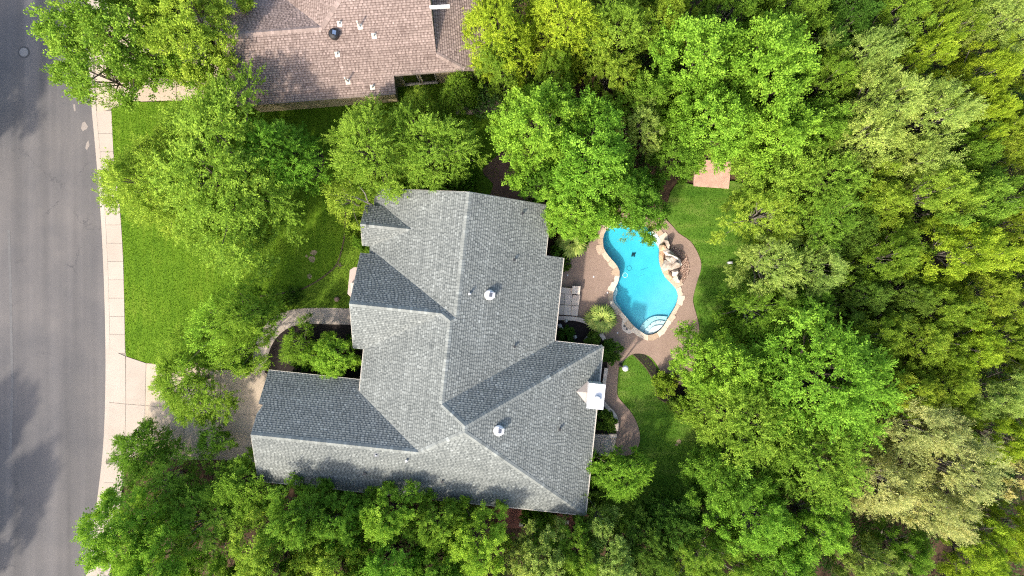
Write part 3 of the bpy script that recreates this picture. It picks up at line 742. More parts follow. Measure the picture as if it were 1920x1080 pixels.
def on_roof(F, pl, px, py, extra=0):
    """where the sight line through a pixel meets a roof plane"""
    z = 4.0
    for _ in range(30):
        p = at(px, py, z + extra); u, v = F.inv(p); z = zat(pl, u, v)
    return u, v, z
def solar_vent(root, F, pl, px, py, dome, cell, label=None):
    u, v, z = on_roof(F, pl, px, py, .3); c = F.w(u, v, z)
    m = MB(); m.lathe(c, [(0.30, -0.15), (0.30, 0.10), (0.255, 0.11), (0.255, 0.20), (0.32, 0.20), (0.31, 0.27), (0.24, 0.34), (0.12, 0.375)], 24)
    o = m.build('roof_vent', dome, root)
    if label: o['label'] = label
    k = MB(); R = Matrix.Rotation(math.radians(-8), 3, 'Z'); cc = c + Vector((0.13, 0, .40))
    def plate(mb, hw, hh, dz, th):
        P = [cc + R @ Vector((x * hw, y * hh, dz - 0.10 * x)) for x, y in ((-1, -1), (1, -1), (1, 1), (-1, 1))]
        Q = [p - Vector((0, 0, th)) for p in P]; mb.face(P); mb.face(Q[::-1])
        for i in range(4): mb.face([Q[i], Q[(i + 1) % 4], P[(i + 1) % 4], P[i]])
    plate(k, .19, .16, 0, .05); o2 = k.build('solar_panel_frame', dome, None); o2.data.transform(root.matrix_basis.inverted()); o2.parent = o
    k = MB(); plate(k, .14, .12, .008, .006); o3 = k.build('solar_cell', cell, None); o3.data.transform(root.matrix_basis.inverted()); o3.parent = o
solar_vent(house, H, pE, 918, 553, METAL_WHITE, PANEL); solar_vent(house, H, pE2, 935, 808, METAL_WHITE, PANEL)
def vent_pipe(root, F, pl, px, py, h, r, mat, flash=None, hood=False):
    u, v, z = on_roof(F, pl, px, py, h * .7); c = F.w(u, v, z)
    m = MB(); m.lathe(c, [(r, -0.1), (r, h), (r * .8, h + .01)], 12)
    if hood: m.box(c + Vector((0, 0, h)), (r * 2.6, r * 2.6, r * 1.2), 0.1)
    o = m.build('vent_pipe', mat, root)
    if flash:
        g_ = MB(); gl = Vector((pl[1], pl[2])); n3 = F.w(-pl[1], -pl[2], 1).normalized(); k = r * 2.6
        P = []
        for a, b2 in ((-1, -1), (1, -1), (1, 1), (-1, 1)):
            uu, vv = u + a * k, v + b2 * k; P.append(F.w(uu, vv, zat(pl, uu, vv) + .03))
        Q = [p - Vector((0, 0, .028)) for p in P]; g_.face(P[::-1])
        for i in range(4): g_.face([Q[i], Q[(i + 1) % 4], P[(i + 1) % 4], P[i]])
        f = g_.build('flashing', flash, None); f.data.transform(root.matrix_basis.inverted()); f.parent = o
vent_pipe(house, H, pE, 880.5, 551, .35, .07, METAL_WHITE)
for px_, py_, pl in ((965, 487, pE), (980, 400, pE), (965, 650, pE), (1050, 805, pE2), (684, 888, pS2), (829, 903, pS2)):
    vent_pipe(house, H, pl, px_, py_, .20, .055, BLACK, None, True)
vent_pipe(house, H, pS2, 762, 864, .30, .075, METAL_WHITE); vent_pipe(house, H, pS2, 705, 854, .15, .06, METAL_GREY, METAL_GREY)

# neighbour's house
N = Frame(-4.4)
nb = empty('house', N.w(-9, -17, 0), 'neighbouring house with pinkish brown shingle roof and cream wall at top', 'house')
qS = (3 + .5 * -12.76 * -1 * -1 + .5 * 0, 0, 0)
qS = (3 - .5 * 12.76, 0, -.5); qS = (3 + .5 * (-12.76), 0, -.5)
qNw = (4.87 + .5 * 16.5, 0, .5); qW = (4.87 + .5 * 10.2, .5, 0); qEl = (3.97 - .29 * 3.53, -.29, 0)
# S plane: z = 3 at v = -12.76, rising to the north
NF = [(qS, [(-16.35, -12.76), (-6.35, -12.76), (-6.30, -13.75), (-1.9, -13.75), (-3.53, -14.70), (-3.55, -23.15), (-10.2, -16.5), (-16.38, -16.5)]),
      (qNw, [(-16.38, -16.5), (-10.2, -16.5), (-13.94, -20.24), (-16.35, -20.24)]),
      (qW, [(-10.2, -16.5), (-3.55, -23.15), (-3.55, -24), (-13.94, -24), (-13.94, -20.24)]),
      (qEl, [(-3.53, -14.70), (-1.9, -13.75), (-.5, -13.75), (-.5, -24), (-3.53, -24)])]
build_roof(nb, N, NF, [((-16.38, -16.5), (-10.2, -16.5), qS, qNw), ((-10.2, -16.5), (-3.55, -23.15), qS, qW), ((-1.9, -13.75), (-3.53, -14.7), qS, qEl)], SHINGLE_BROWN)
NTRIM = plain('trim_brown', (0.30, 0.24, 0.20), .6)
for A, B, pl, wd in (((-16.35, -12.76), (-6.35, -12.76), qS, .05), ((-6.3, -13.75), (-1.9, -13.75), qS, .05), ((-1.9, -13.75), (-.5, -13.75), qEl, .05)):
    trim_run(nb, N, 'gutter', A, B, pl, NTRIM, wd)
trim_run(nb, N, 'rake_board', (-16.38, -16.5), (-16.35, -12.76), qS, NTRIM, .03)
wall_block(nb, N, -15.9, -24, -6.62, -13.02, 2.95, WALL_CREAM)
wall_block(nb, N, -6.62, -24, -1.0, -14.02, 2.99, WALL_CREAM)
# gable end above the lower east roof
m = MB(); gp = [(-14.75, zat(qEl, -3.55, 0) + .02), (-23.15, zat(qEl, -3.55, 0) + .02), (-23.15, zat(qS, 0, -23.15) - .16)]
for k in range(3):
    a, b2 = gp[k], gp[(k + 1) % 3]; m.face([N.w(-3.72, *a), N.w(-3.72, *b2), N.w(-3.57, *b2), N.w(-3.57, *a)])
m.face([N.w(-3.57, *p) for p in gp]); m.face([N.w(-3.72, *p) for p in gp][::-1]); m.build('gable_wall', WALL_CREAM, nb)
m = MB(); p0 = at(806, 14, 5.2); m.box((p0 + at(843, 12, 5.2)) / 2, (1.2, .16, .22), 0.05); m.build('cornice', METAL_WHITE, nb)
# windows in the set-back wall
for (u0, u1) in ((-5.95, -5.05), (-4.78, -3.92)):
    fm = MB(); gl = MB(); v0 = -14.02; z0, z1 = .55, 2.5; t = .07
    for a, b2, c_, d in ((u0, u1, z0 - t, z0), (u0, u1, z1, z1 + t), (u0 - t, u0, z0 - t, z1 + t), (u1, u1 + t, z0 - t, z1 + t)):
        pts = [(a, v0 + .003), (b2, v0 + .003), (b2, v0 + .06), (a, v0 + .06)]; fm.prism([N.w(u, v, 0)[:2] for u, v in pts], c_, d, bottom=True)
    w_ = fm.build('window', TRIM, nb)
    gl.prism([N.w(u, v, 0)[:2] for u, v in ((u0, v0 + .004), (u1, v0 + .004), (u1, v0 + .02), (u0, v0 + .02))], z0, z1, bottom=True)
    o = gl.build('pane', GLASS_DARK, None); o.data.transform(nb.matrix_basis.inverted()); o.parent = w_
    sm = MB(); sm.prism([N.w(u, v, 0)[:2] for u, v in ((u0 - .1, v0 + .003), (u1 + .1, v0 + .003), (u1 + .1, v0 + .11), (u0 - .1, v0 + .11))], z0 - .16, z0 - .072, bottom=True)
    o = sm.build('sill', TRIM, None); o.data.transform(nb.matrix_basis.inverted()); o.parent = w_
solar_vent(nb, N, qS, 625, 62, BLACK, PANEL_BLUE)
for px_, py_, h in ((667, 47, .25), (671, 43, .9), (700, 65, .35), (631, 100, .3), (648, 148, .9), (697, 162, .35)):
    if (px_, py_) == (667, 47): continue
    vent_pipe(nb, N, qS, px_, py_, h, .055, PIPE_CREAM, PIPE_CREAM)
vent_pipe(nb, N, qS, 635, 42, .35, .055, PIPE_CREAM, PIPE_CREAM)

# ------------------------------------------------------------------ POOL
pool_c = at(1200, 530); pool = empty('swimming_pool', pool_c, 'freeform turquoise swimming pool with pale stone coping in brown deck', 'swimming pool')
def water_mat():
    m = bpy.data.materials.new('pool_water'); m.use_nodes = True; n = m.node_tree.nodes; l = m.node_tree.links
    n.remove(n['Principled BSDF']); out = n['Material Output']
    tr = n.new('ShaderNodeBsdfTransparent'); gl = n.new('ShaderNodeBsdfGlossy'); gl.inputs['Roughness'].default_value = .04
    fr = n.new('ShaderNodeFresnel'); fr.inputs['IOR'].default_value = 1.33; mx = n.new('ShaderNodeMixShader')
    geo = n.new('ShaderNodeNewGeometry'); w = noise(n, l, geo, 2.2, 3, .5); bp = n.new('ShaderNodeBump'); bp.inputs['Strength'].default_value = .12; bp.inputs['Distance'].default_value = .05
    l.new(w.outputs['Fac'], bp.inputs['Height']); l.new(bp.outputs['Normal'], gl.inputs['Normal']); l.new(bp.outputs['Normal'], fr.inputs['Normal'])
    inv = n.new('ShaderNodeMath'); inv.operation = 'SUBTRACT'; inv.inputs[0].default_value = 1; l.new(geo.outputs['Backfacing'], inv.inputs[1])
    ff = n.new('ShaderNodeMath'); ff.operation = 'MULTIPLY'; l.new(fr.outputs[0], ff.inputs[0]); l.new(inv.outputs[0], ff.inputs[1])
    l.new(ff.outputs[0], mx.inputs[0]); l.new(tr.outputs[0], mx.inputs[1]); l.new(gl.outputs[0], mx.inputs[2]); l.new(mx.outputs[0], out.inputs['Surface'])
    va = n.new('ShaderNodeVolumeAbsorption'); va.inputs['Color'].default_value = (0.02, 0.93, 0.965, 1); va.inputs['Density'].default_value = 1.35
    l.new(va.outputs[0], out.inputs['Volume'])
    return m
def plaster_mat():
    m, n, l, p = new_mat('pool_plaster'); geo = n.new('ShaderNodeNewGeometry')
    # caustic network: fine wandering bright lines belong to the water light; here only faint mottling of the plaster
    a = noise(n, l, geo, 1.4, 4, .6); r = ramp(n, [(0.3, (0.175, 0.335, 0.41)), (0.7, (0.215, 0.385, 0.455))]); l.new(a.outputs['Fac'], r.inputs['Fac'])
    l.new(r.outputs['Color'], p.inputs['Base Color']); p.inputs['Roughness'].default_value = .8
    return m
PLASTER = plaster_mat(); PLASTER_WHITE = surf('pool_step_plaster', (0.68, 0.72, 0.74), (0.80, 0.82, 0.83), 3, 1, .3, .8, 0)
TILE_DARK = plain('step_tile', (0.03, 0.10, 0.14), .3)
# basin: walls + floor with depth
def pool_depth(px, py):
    # shallow towards the steps (south-east), deep to the north
    d = 0.62
    t = ((px - 1150) * 0.80 + (py - 440) * 0.62)
    k = min(1, max(0, (t - 95) / 55)); k = k * k * (3 - 2 * k)
    return d * (1 - k) + 0.40 * k
xs_ = np.arange(1125, 1280, 5.0); ys_ = np.arange(414, 634, 5.0); gx_, gy_ = np.meshgrid(xs_, ys_)
ok = inside(POOL, gx_.ravel(), gy_.ravel()); pts2 = [Vector(p) for p in POOL] + [Vector((a, b2)) for a, b2, o in zip(gx_.ravel(), gy_.ravel(), ok) if o and min((a - p[0]) ** 2 + (b2 - p[1]) ** 2 for p in POOL) > 6]
npo = len(POOL)
res = delaunay_2d_cdt(pts2, [(i, (i + 1) % npo) for i in range(npo)], [list(range(npo))], 1, 1e-4)
m = MB()
vv = [Vector((at(p.x, p.y).x, at(p.x, p.y).y, -pool_depth(p.x, p.y))) for p in res[0]]
for f in res[2]:
    P = [vv[i] for i in f]
    if (P[1] - P[0]).cross(P[2] - P[0]).z < 0: P.reverse()
    m.face(P)
for i in range(npo):
    a, b2 = POOLW[i], POOLW[(i + 1) % npo]; da = pool_depth(*POOL[i]); db = pool_depth(*POOL[(i + 1) % npo])
    m.face([(a.x, a.y, 0.05), (b2.x, b2.y, 0.05), (b2.x, b2.y, -db), (a.x, a.y, -da)])
basin = m.build('basin', PLASTER, pool)
WATER = water_mat()
m = MB(); cP = sum(POOLW, Vector()) / npo
m.prism([(p + (p - cP).normalized() * 0.03)[:2] for p in POOLW], -1.2, -0.05, bottom=True); m.build('water', WATER, pool)
# steps
def clipped(poly_px, grow=0):  return poly_px
def step(pts, z, name='step', mat=PLASTER_WHITE, base=-1.0):
    mm = MB(); mm.prism(ground_poly(pts), base, z); return mm.build(name, mat, pool)
edge_se = [(1209, 628), (1223.5, 627.6), (1235, 621.6), (1244.5, 611), (1252.8, 597)]
step(smooth([(1199, 620), (1206.7, 606.7), (1218.7, 597), (1233, 592.8), (1252.5, 593.8)], 5, False) + [(1251, 600), (1243.5, 612), (1234.5, 621), (1223, 627.2), (1211.5, 628), (1203, 623)], -0.26)
step(smooth([(1207, 626), (1212.7, 615), (1223.5, 605.5), (1235.6, 601), (1248.5, 602.4)], 5, False) + [(1243, 612), (1234, 620.7), (1223, 626.8), (1212, 627.6)], -0.17)
step(smooth([(1215, 627.3), (1220, 617.5), (1228, 611.5), (1243.5, 608.8)], 5, False) + [(1242.5, 611.6), (1233.6, 620.3), (1222.6, 626.3)], -0.09)
step(smooth([(1221, 431), (1222.5, 442), (1229, 452), (1236.5, 463.5)], 4, False) + [(1238.7, 458), (1239, 449.4), (1233, 440)], -0.09, 'ledge')
step(smooth([(1151.5, 543), (1157, 539), (1158.5, 549), (1155, 558), (1157, 567), (1165, 578), (1166.5, 585)], 4, False) + [(1160, 579.5), (1150.2, 568), (1148.3, 556)], -0.22, 'bench')
for px_, py_, z in ((1208, 609, -.258), (1215, 601, -.258), (1224, 596.5, -.258), (1232, 595, -.258), (1241, 595.2, -.258), (1209.5, 622, -.168), (1214, 614.5, -.168), (1220.5, 608.6, -.168), (1230, 604, -.168), (1239, 603.5, -.168),
                    (1154.5, 545, -.218), (1152, 554, -.218), (1153, 564, -.218)):
    c = at(px_, py_); tl = MB(); tl.box((c.x, c.y, z + .003), (.045, .045, .012), .5); tl.build('step_tile', TILE_DARK, pool)

# coping: one irregular flagstone after another, inner edge overhanging the water
n_s = 0; i = 0; per = [(POOLW[k + 1 if k + 1 < npo else 0] - POOLW[k]).length for k in range(npo)]; tot = sum(per)
def along(s):
    s %= tot; k = 0
    while s > per[k]: s -= per[k]; k += 1
    a, b2 = POOLW[k], POOLW[(k + 1) % npo]; p = a.lerp(b2, s / per[k])
    k0, k1 = POOLW[(k - 1) % npo], POOLW[(k + 2) % npo]
    d = ((b2 - a).normalized() + (k1 - k0).normalized()).normalized(); nn = Vector((d.y, -d.x, 0))
    return p, nn
# outward sign
p_, n_ = along(1.0)
sgn = 1 if (p_ + n_ * .2 - cP).length > (p_ - cP).length else -1
if not inside([(q.x, q.y) for q in POOLW], np.array([(p_ - n_ * sgn * .1).x]), np.array([(p_ - n_ * sgn * .1).y]))[0]: sgn = -sgn
s = 0.0
while s < tot - .12:
    w = min(random.uniform(.36, .80), tot - s)
    d_out = random.uniform(.22, .36) if random.random() < .75 else random.uniform(.36, .5)
    P = []
    for f in (0.0, .5, 1.0):
        p, nn = along(s + w * f); P.append(p - nn * sgn * .05)
    Q = []
    for f in (.985, .72, .45, .2, .015):
        p, nn = along(s + w * f); Q.append(p + nn * sgn * (d_out * random.uniform(.84, 1.12)))
    mm = MB(); mm.prism([(q.x, q.y) for q in P + Q], -0.02, 0.085 + random.uniform(0, .02), bottom=True)
    mm.build('coping_stone', COPING, pool); s += w
# skimmer pad with two lids
slab('skimmer_pad', smooth([(1167, 600), (1178, 600), (1190, 617), (1185, 624), (1176, 625), (1166, 616)], 3), -.05, .075, LIMESTONE, None)
for k, (px_, py_) in enumerate(((1171, 611.5), (1175, 616.5))):
    c = at(px_, py_, .075); m = MB(); m.lathe(c, [(.085, 0), (.085, .012), (.07, .018)], 16)
    tag(m.build('skimmer_lid', plain('lid_grey', (.10, .10, .10), .6)), ['round grey skimmer lid, the upper left of two by the pool edge', 'round grey skimmer lid, the lower right of two by the pool edge'][k], 'lid', 'skimmer lids on the pool edge')
for k, (px_, py_, lb) in enumerate(((1064, 516, 'small white deck drain cap nearest the house eave'), (1113, 519, 'small white deck drain cap in the middle of the brown deck'), (1139, 549, 'small white deck drain cap beside the pool coping'), (1158, 624, 'small white deck drain cap between skimmer lids and round hedge'))):
    c = at(px_, py_, .05); m = MB(); m.lathe(c, [(.055, 0), (.055, .012), (.04, .016)], 12); tag(m.build('drain_cap', METAL_WHITE), lb, 'drain cap', 'white drain caps in the deck')
# pool cleaner and its hose on the water, floating ring
c = at(1187, 478, -.60); cl = empty('pool_cleaner', c, 'small dark pool cleaner in the middle of the pool', 'pool cleaner')
m = MB(); m.box(c + Vector((0, 0, .04)), (.20, .13, .09), .5); m.box(c + Vector((.09, .06, .04)), (.10, .07, .06), .2); m.build('body', BLACK, cl)
for dx, dy in ((-.09, -.08), (.07, -.1), (-.05, .1), (.12, .1)):
    m = MB(); m.lathe(c + Vector((dx, dy, 0.0)), [(.04, 0), (.05, .05)], 10); m.build('wheel', plain('cleaner_wheel', (.02, .05, .07)), cl)
c = at(1172, 516, -.05); m = MB()
ringp = [c + Vector((.16 * math.cos(a), .16 * math.sin(a), 0)) for a in np.linspace(0, 2 * math.pi, 22)]
m.tube(ringp, .018, 6); tag(m.build('float_ring', plain('ring_clear', (.55, .82, .86), .2)), 'thin pale ring floating on the pool water', 'float ring')
m = MB(); m.tube([at(1193, 520, -.05), at(1200, 517.5, -.05), at(1208, 514.5, -.05)], .014, 6); tag(m.build('pool_pole', plain('pole_teal', (.05, .38, .44), .3)), 'thin teal pole floating on the pool water', 'pole')

# gravel bed and boulders of the waterfall
GB = smooth([(1249, 455), (1262, 462), (1277, 470), (1288, 481), (1292, 497), (1291, 510), (1284, 525), (1275, 535), (1268, 530), (1266, 512), (1270, 494), (1258, 478), (1248, 468)], 3)
slab('gravel_bed', GB, -.1, .065, surf('gravel_base', (.10, .06, .045), (.28, .20, .155), 12, 1, .1))
GBW = ground_poly(GB); lo = np.array([[p.x, p.y] for p in GBW]); X = rng.uniform(lo[:, 0].min(), lo[:, 0].max(), 9000); Y = rng.uniform(lo[:, 1].min(), lo[:, 1].max(), 9000)
okg = inside([(p.x, p.y) for p in GBW], X, Y); m = MB()
for x, y in list(zip(X[okg], Y[okg]))[:1900]:
    r = random.uniform(.025, .06); a = random.uniform(0, 6.28); e = random.uniform(.5, .8)
    R_ = [(x + r * math.cos(a + k * 1.2566), y + r * e * math.sin(a + k * 1.2566), .066) for k in range(5)]; top = (x, y, .066 + r * .8)
    for k in range(5): m.face([R_[k], R_[(k + 1) % 5], top])
def tone_mat(name, stops):
    mm, n, l, p = new_mat(name); geo = n.new('ShaderNodeNewGeometry'); r = ramp(n, stops); l.new(geo.outputs['Random Per Island'], r.inputs['Fac']); l.new(r.outputs['Color'], p.inputs['Base Color']); p.inputs['Roughness'].default_value = .9; return mm
tag(m.build('gravel', tone_mat('gravel_stones', [(0, (.10, .06, .045)), (.5, (.26, .17, .13)), (1, (.50, .39, .31))])), kind='stuff')
def rock(name, px, py, z, size, rz, mat, label, group, seed):
    r_ = random.Random(seed); bm = bmesh.new(); bmesh.ops.create_icosphere(bm, subdivisions=3, radius=1.12)
    size = tuple(x * 1.22 for x in size)
    dirs = [Vector((r_.gauss(0, 1), r_.gauss(0, 1), r_.gauss(0, .8))).normalized() for _ in range(15)]; cut = [r_.uniform(.52, .86) for _ in dirs]
    for v in bm.verts:
        for d, c in zip(dirs, cut):
            k = v.co.dot(d)
            if k > c: v.co -= d * (k - c) * .99
        v.co += Vector((r_.gauss(0, .012), r_.gauss(0, .012), r_.gauss(0, .012)))
        v.co = Vector((v.co.x * size[0], v.co.y * size[1], v.co.z * size[2]))
    me = bpy.data.meshes.new(name); bm.to_mesh(me); bm.free()
    o = link(name, me, mat); o.location = at(px, py, z); o.rotation_euler = (r_.uniform(-.15, .15), r_.uniform(-.15, .15), rz)
    return tag(o, label, 'boulder', group)
G_ = 'boulders of the pool waterfall'
for k, a in enumerate([
    (1243.5, 463, .30, (.24, .30, .38), .2, BOULDER_TAN, 'round tan boulder at the upper end of the waterfall rocks'),
    (1250, 459, .34, (.12, .34, .42), .35, BOULDER, 'narrow grey upright stone beside the round tan boulder'),
    (1251, 474, .35, (.40, .20, .38), -.55, BOULDER, 'long white boulder below the round tan one'),
    (1264, 482, .45, (.62, .17, .48), -.62, BOULDER, 'long grey edged slab along the gravel bed'),
    (1258, 487, .40, (.42, .32, .45), -.5, BOULDER, 'white block in the middle of the waterfall rocks'),
    (1249, 496, .30, (.30, .36, .34), .3, BOULDER, 'pale flat boulder overhanging the pool water'),
    (1262, 499, .50, (.34, .32, .52), .1, BOULDER, 'largest bright white boulder of the waterfall'),
    (1271, 495, .40, (.20, .26, .42), .2, BOULDER, 'small white pointed rock nearest the gravel bed'),
    (1266, 511, .35, (.26, .26, .40), -.3, BOULDER, 'white rock at the lower middle of the waterfall'),
    (1269, 522, .25, (.24, .30, .30), .1, BOULDER, 'white rock at the lower end by the gravel tip'),
    (1254, 516, .18, (.22, .38, .20), .55, BOULDER_TAN, 'orange tan flat stone at the lower pool edge'),
    (1242, 481, .14, (.16, .44, .16), -.05, BOULDER_TAN, 'brown flat ledge stone along the water'),
    (1246, 505, .14, (.14, .30, .16), .45, BOULDER_TAN, 'brown ledge stone under the overhanging boulder')]):
    rock('boulder', *a, G_, 40 + k)

# ------------------------------------------------------------------ limestone terrace, steps and garden walls
def stones(root, L, n_split, z0, z1, w_px, mat, name='stone'):
    """wall capped by separate stones along a pixel polyline"""
    P = smooth(L, 6, False); PW = [at(*p) for p in P]; per = [(b2 - a).length for a, b2 in zip(PW, PW[1:])]; tot = sum(per)
    def al(s):
        k = 0
        while k < len(per) - 1 and s > per[k]: s -= per[k]; k += 1
        d = (PW[k + 1] - PW[k]).normalized(); return PW[k] + d * s, Vector((-d.y, d.x, 0))
    n = max(2, round(tot / n_split)); w = w_px / 28 / 2
    for i in range(n):
        a, b2 = tot * i / n + .003, tot * (i + 1) / n - .003; q = []
        for s in (a, (a + b2) / 2, b2):
            p, nn = al(s); q.append(p + nn * w * random.uniform(.95, 1.04))
        for s in (b2, (a + b2) / 2, a):
            p, nn = al(s); q.append(p - nn * w * random.uniform(.95, 1.04))
        mm = MB(); mm.prism([(p.x, p.y) for p in q], z0, z1 + random.uniform(-.008, .008)); mm.build(name, mat, root)
ter = empty('stone_terrace', at(1066, 565), 'raised pale limestone terrace with square corner block beside the house', 'terrace')
tq = lambda u, v: at(u, v)
for pts, z in (([(1046, 538), (1073, 541), (1072, 552.5), (1046, 549)], .42), ([(1046, 549.6), (1058, 550.8), (1057, 571), (1045, 570)], .34), ([(1058.5, 550.8), (1072, 552.8), (1070.5, 572), (1057.5, 571)], .34), ([(1072.6, 553), (1087, 553.5), (1084.5, 573), (1071, 572)], .34),
               ([(1045, 570.6), (1057, 571.6), (1056, 590), (1044, 589)], .34), ([(1057.5, 571.6), (1070.5, 572.6), (1069.5, 591), (1056.5, 590)], .34), ([(1071, 572.6), (1084.4, 573.6), (1082, 592.5), (1070, 591)], .34)):
    m = MB(); P = ground_poly(pts); c = sum(P, Vector()) / 4; m.prism([(p + (c - p).normalized() * .004)[:2] for p in P], -.1, z + random.uniform(-.004, .004)); m.build('slab', LIMESTONE, ter)
m = MB(); P = [at(*p, .6) for p in ((1073.4, 536), (1088.5, 537), (1086.8, 552.4), (1072.4, 551))]; m.prism([(p.x, p.y) for p in P], .35, .62); m.build('corner_block', LIMESTONE, ter)
w1 = empty('garden_wall', at(1090, 600), 'curved pale stone wall around dark bed below the terrace', 'garden wall')
stones(w1, [(1045, 596), (1065, 596.5), (1083, 598.5), (1100, 604), (1112, 612), (1124, 624), (1132, 636)], .42, -.1, .38, 7.5, LIMESTONE)
w2 = empty('garden_wall', at(1136, 705), 'short straight stone wall beside the path above the chimney', 'garden wall')
stones(w2, [(1135.5, 689), (1133.5, 705), (1131, 722)], .5, -.1, .36, 6.5, LIMESTONE)
w3 = empty('garden_wall', at(1150, 775), 'curved white stone wall round the dark shrub below the chimney', 'garden wall')
stones(w3, [(1129, 752), (1138, 763), (1147, 771), (1153, 781), (1155, 793), (1154, 806)], .5, -.1, .36, 7, LIMESTONE)
st = empty('stone_steps', at(1130, 830), 'pale limestone steps between the house and the path end', 'steps')
for pts, z in (([(1112, 812), (1140, 813), (1139, 818.5), (1111, 817.5)], .42), ([(1140.5, 812), (1155, 812.5), (1154, 819), (1139.5, 818.5)], .42), ([(1111, 818), (1125.5, 819), (1123, 845), (1108, 844)], .36), ([(1126, 819), (1133, 819.4), (1130.5, 845.5), (1123.5, 845)], .36), ([(1133.5, 819.4), (1140.5, 819.8), (1138.2, 845.5), (1131, 845.5)], .30),
               ([(1141, 819.6), (1147, 820), (1145, 845.8), (1138.7, 845.5)], .24), ([(1147.5, 819.6), (1154, 820), (1152, 846), (1145.5, 845.8)], .18), ([(1108, 844.6), (1134, 845.6), (1133, 852), (1107, 851)], .42), ([(1134.5, 846), (1143, 846.4), (1142, 853), (1133.5, 852)], .42)):
    m = MB(); P = ground_poly(pts); m.prism([(p.x, p.y) for p in P], -.1, z); m.build('slab', LIMESTONE, st)
slab('rear_bed', [(1046, 600), (1066, 600.5), (1084, 602.5), (1100, 608), (1112, 617), (1124, 630), (1138, 650), (1138, 690), (1110, 690), (1040, 650)], -.1, .10, MULCH_BLACK)
slab('side_bed', [(1112, 690), (1131, 690), (1128, 752), (1136, 764), (1146, 773), (1151, 783), (1152, 812), (1105, 812)], -.1, .10, MULCH_BLACK)
ORN = surf('ornament_stone', (.45, .44, .42), (.70, .69, .66), 5, 1, .3)
def ornament(px, py, z, label, kind):
    c = at(px, py, .10); o = empty('garden_ornament', c, label, 'ornament', 'pale ornaments in the dark rear bed'); h = .5
    m = MB(); m.lathe(c, [(.14, -.03), (.14, .05), (.08, .08)], 12); m.build('base', ORN, o)
    m = MB(); m.lathe(c, [(.07, .08), (.10, .2), (.08, .34), (.10, .42), (.06, .5)], 12)
    if kind: m.tube([c + Vector((0, 0, .3)), c + Vector((-.18, .1, .42)), c + Vector((-.3, -.05, .3))], [.05, .04, .02], 6); m.tube([c + Vector((0, 0, .3)), c + Vector((.16, -.12, .4)), c + Vector((.2, -.26, .35))], [.05, .04, .02], 6)
    m.build('figure', ORN, o)
ornament(1050, 611, 0, 'pale bird shaped ornament nearest the house wall in dark bed', True); ornament(1078, 632, 0, 'slim pale ornament in the middle of the dark bed', False); ornament(1104, 633, 0, 'white ornament near the palm in the dark bed', True); ornament(1061, 601, 0, 'tiny white ornament below the terrace wall', False)

# lamp post with globe
c = at(1163, 684); lp = empty('lamp_post', c, 'black lamp post with round white globe where path meets rear lawn', 'lamp post')
m = MB(); m.lathe(c, [(.13, -.1), (.13, .25), (.07, .3), (.045, .5), (.045, 1.85), (.09, 1.9), (.09, 1.97)], 14); m.build('post', BLACK, lp)
m = MB(); m.lathe(c + Vector((0, 0, 1.97)), [(.08, 0)] + [(.20 * math.sin(a), .19 - .20 * math.cos(a)) for a in np.linspace(.5, 3.1, 10)], 22); gl_ = m.build('globe', GLOBE, lp)
for f in gl_.data.polygons: f.use_smooth = True
m = MB(); m.tube([c + Vector((-.16, 0, 1.75)), c + Vector((.16, 0, 1.75))], .02, 6); m.build('crossbar', BLACK, lp)
c = at(422, 680); yl = empty('yard_light', c, 'small white lantern on a short post by the driveway edge', 'yard light')
m = MB(); m.tube([c, c + Vector((0, 0, .8))], .03, 8); m.build('post', BLACK, yl)
m = MB(); m.box(c + Vector((0, 0, .95)), (.26, .26, .32), .4); m.build('lantern', GLOBE, yl)
m = MB(); m.box(c + Vector((0, 0, 1.14)), (.33, .33, .05), .4); m.build('lid', METAL_GREY, yl)
c = at(1367, 493); m = MB(); m.box(c + Vector((0, 0, .1)), (.27, .12, .24), .05); m.box(c + Vector((0, 0, .23)), (.30, .15, .04), .05); tag(m.build('utility_box', METAL_WHITE), 'small white utility box on the grass right of the pool', 'utility box')
c = at(632, 561, .12); m = MB(); m.lathe(c, [(.08, -.1), (.16, -.02), (.18, .08), (.14, .17), (.06, .21)], 14); tag(m.build('stone_ball', surf('stone_ball', (.16, .11, .085), (.30, .22, .18), 6)), 'brown round stone ball in the front bed above the walk', 'stone ball')
c = at(637, 498); m = MB()
for k in range(7): a = k * .9; m.tube([c, c + Vector((.25 * math.cos(a), .25 * math.sin(a), .25))], [.03, .01], 5)
tag(m.build('dead_shrub', BARK), 'small dark leafless shrub beside the curved bed edging', 'shrub')
# bare soil patches in the front lawn: slightly sunk, each its own
SAND = surf('bare_soil', (.30, .22, .13), (.46, .36, .24), 5, 1, .3)
for k, (px_, py_, r, lb) in enumerate(((588, 473, 7, ''), (585, 486, 7, ''), (580, 518, 5.5, ''), (575, 480, 3, ''), (1273, 828, 5, ''), (1268, 834, 3, ''))):
    c = at(px_, py_); m = MB(); pl_ = [(c.x + r / 28 * math.cos(a) * random.uniform(.55, 1.1), c.y + r / 28 * math.sin(a) * random.uniform(.5, 1.1)) for a in np.linspace(0, 6.28, 15)[:-1]]
    m.prism(pl_, -.05, .016); tag(m.build('bare_soil', SAND), kind='structure')

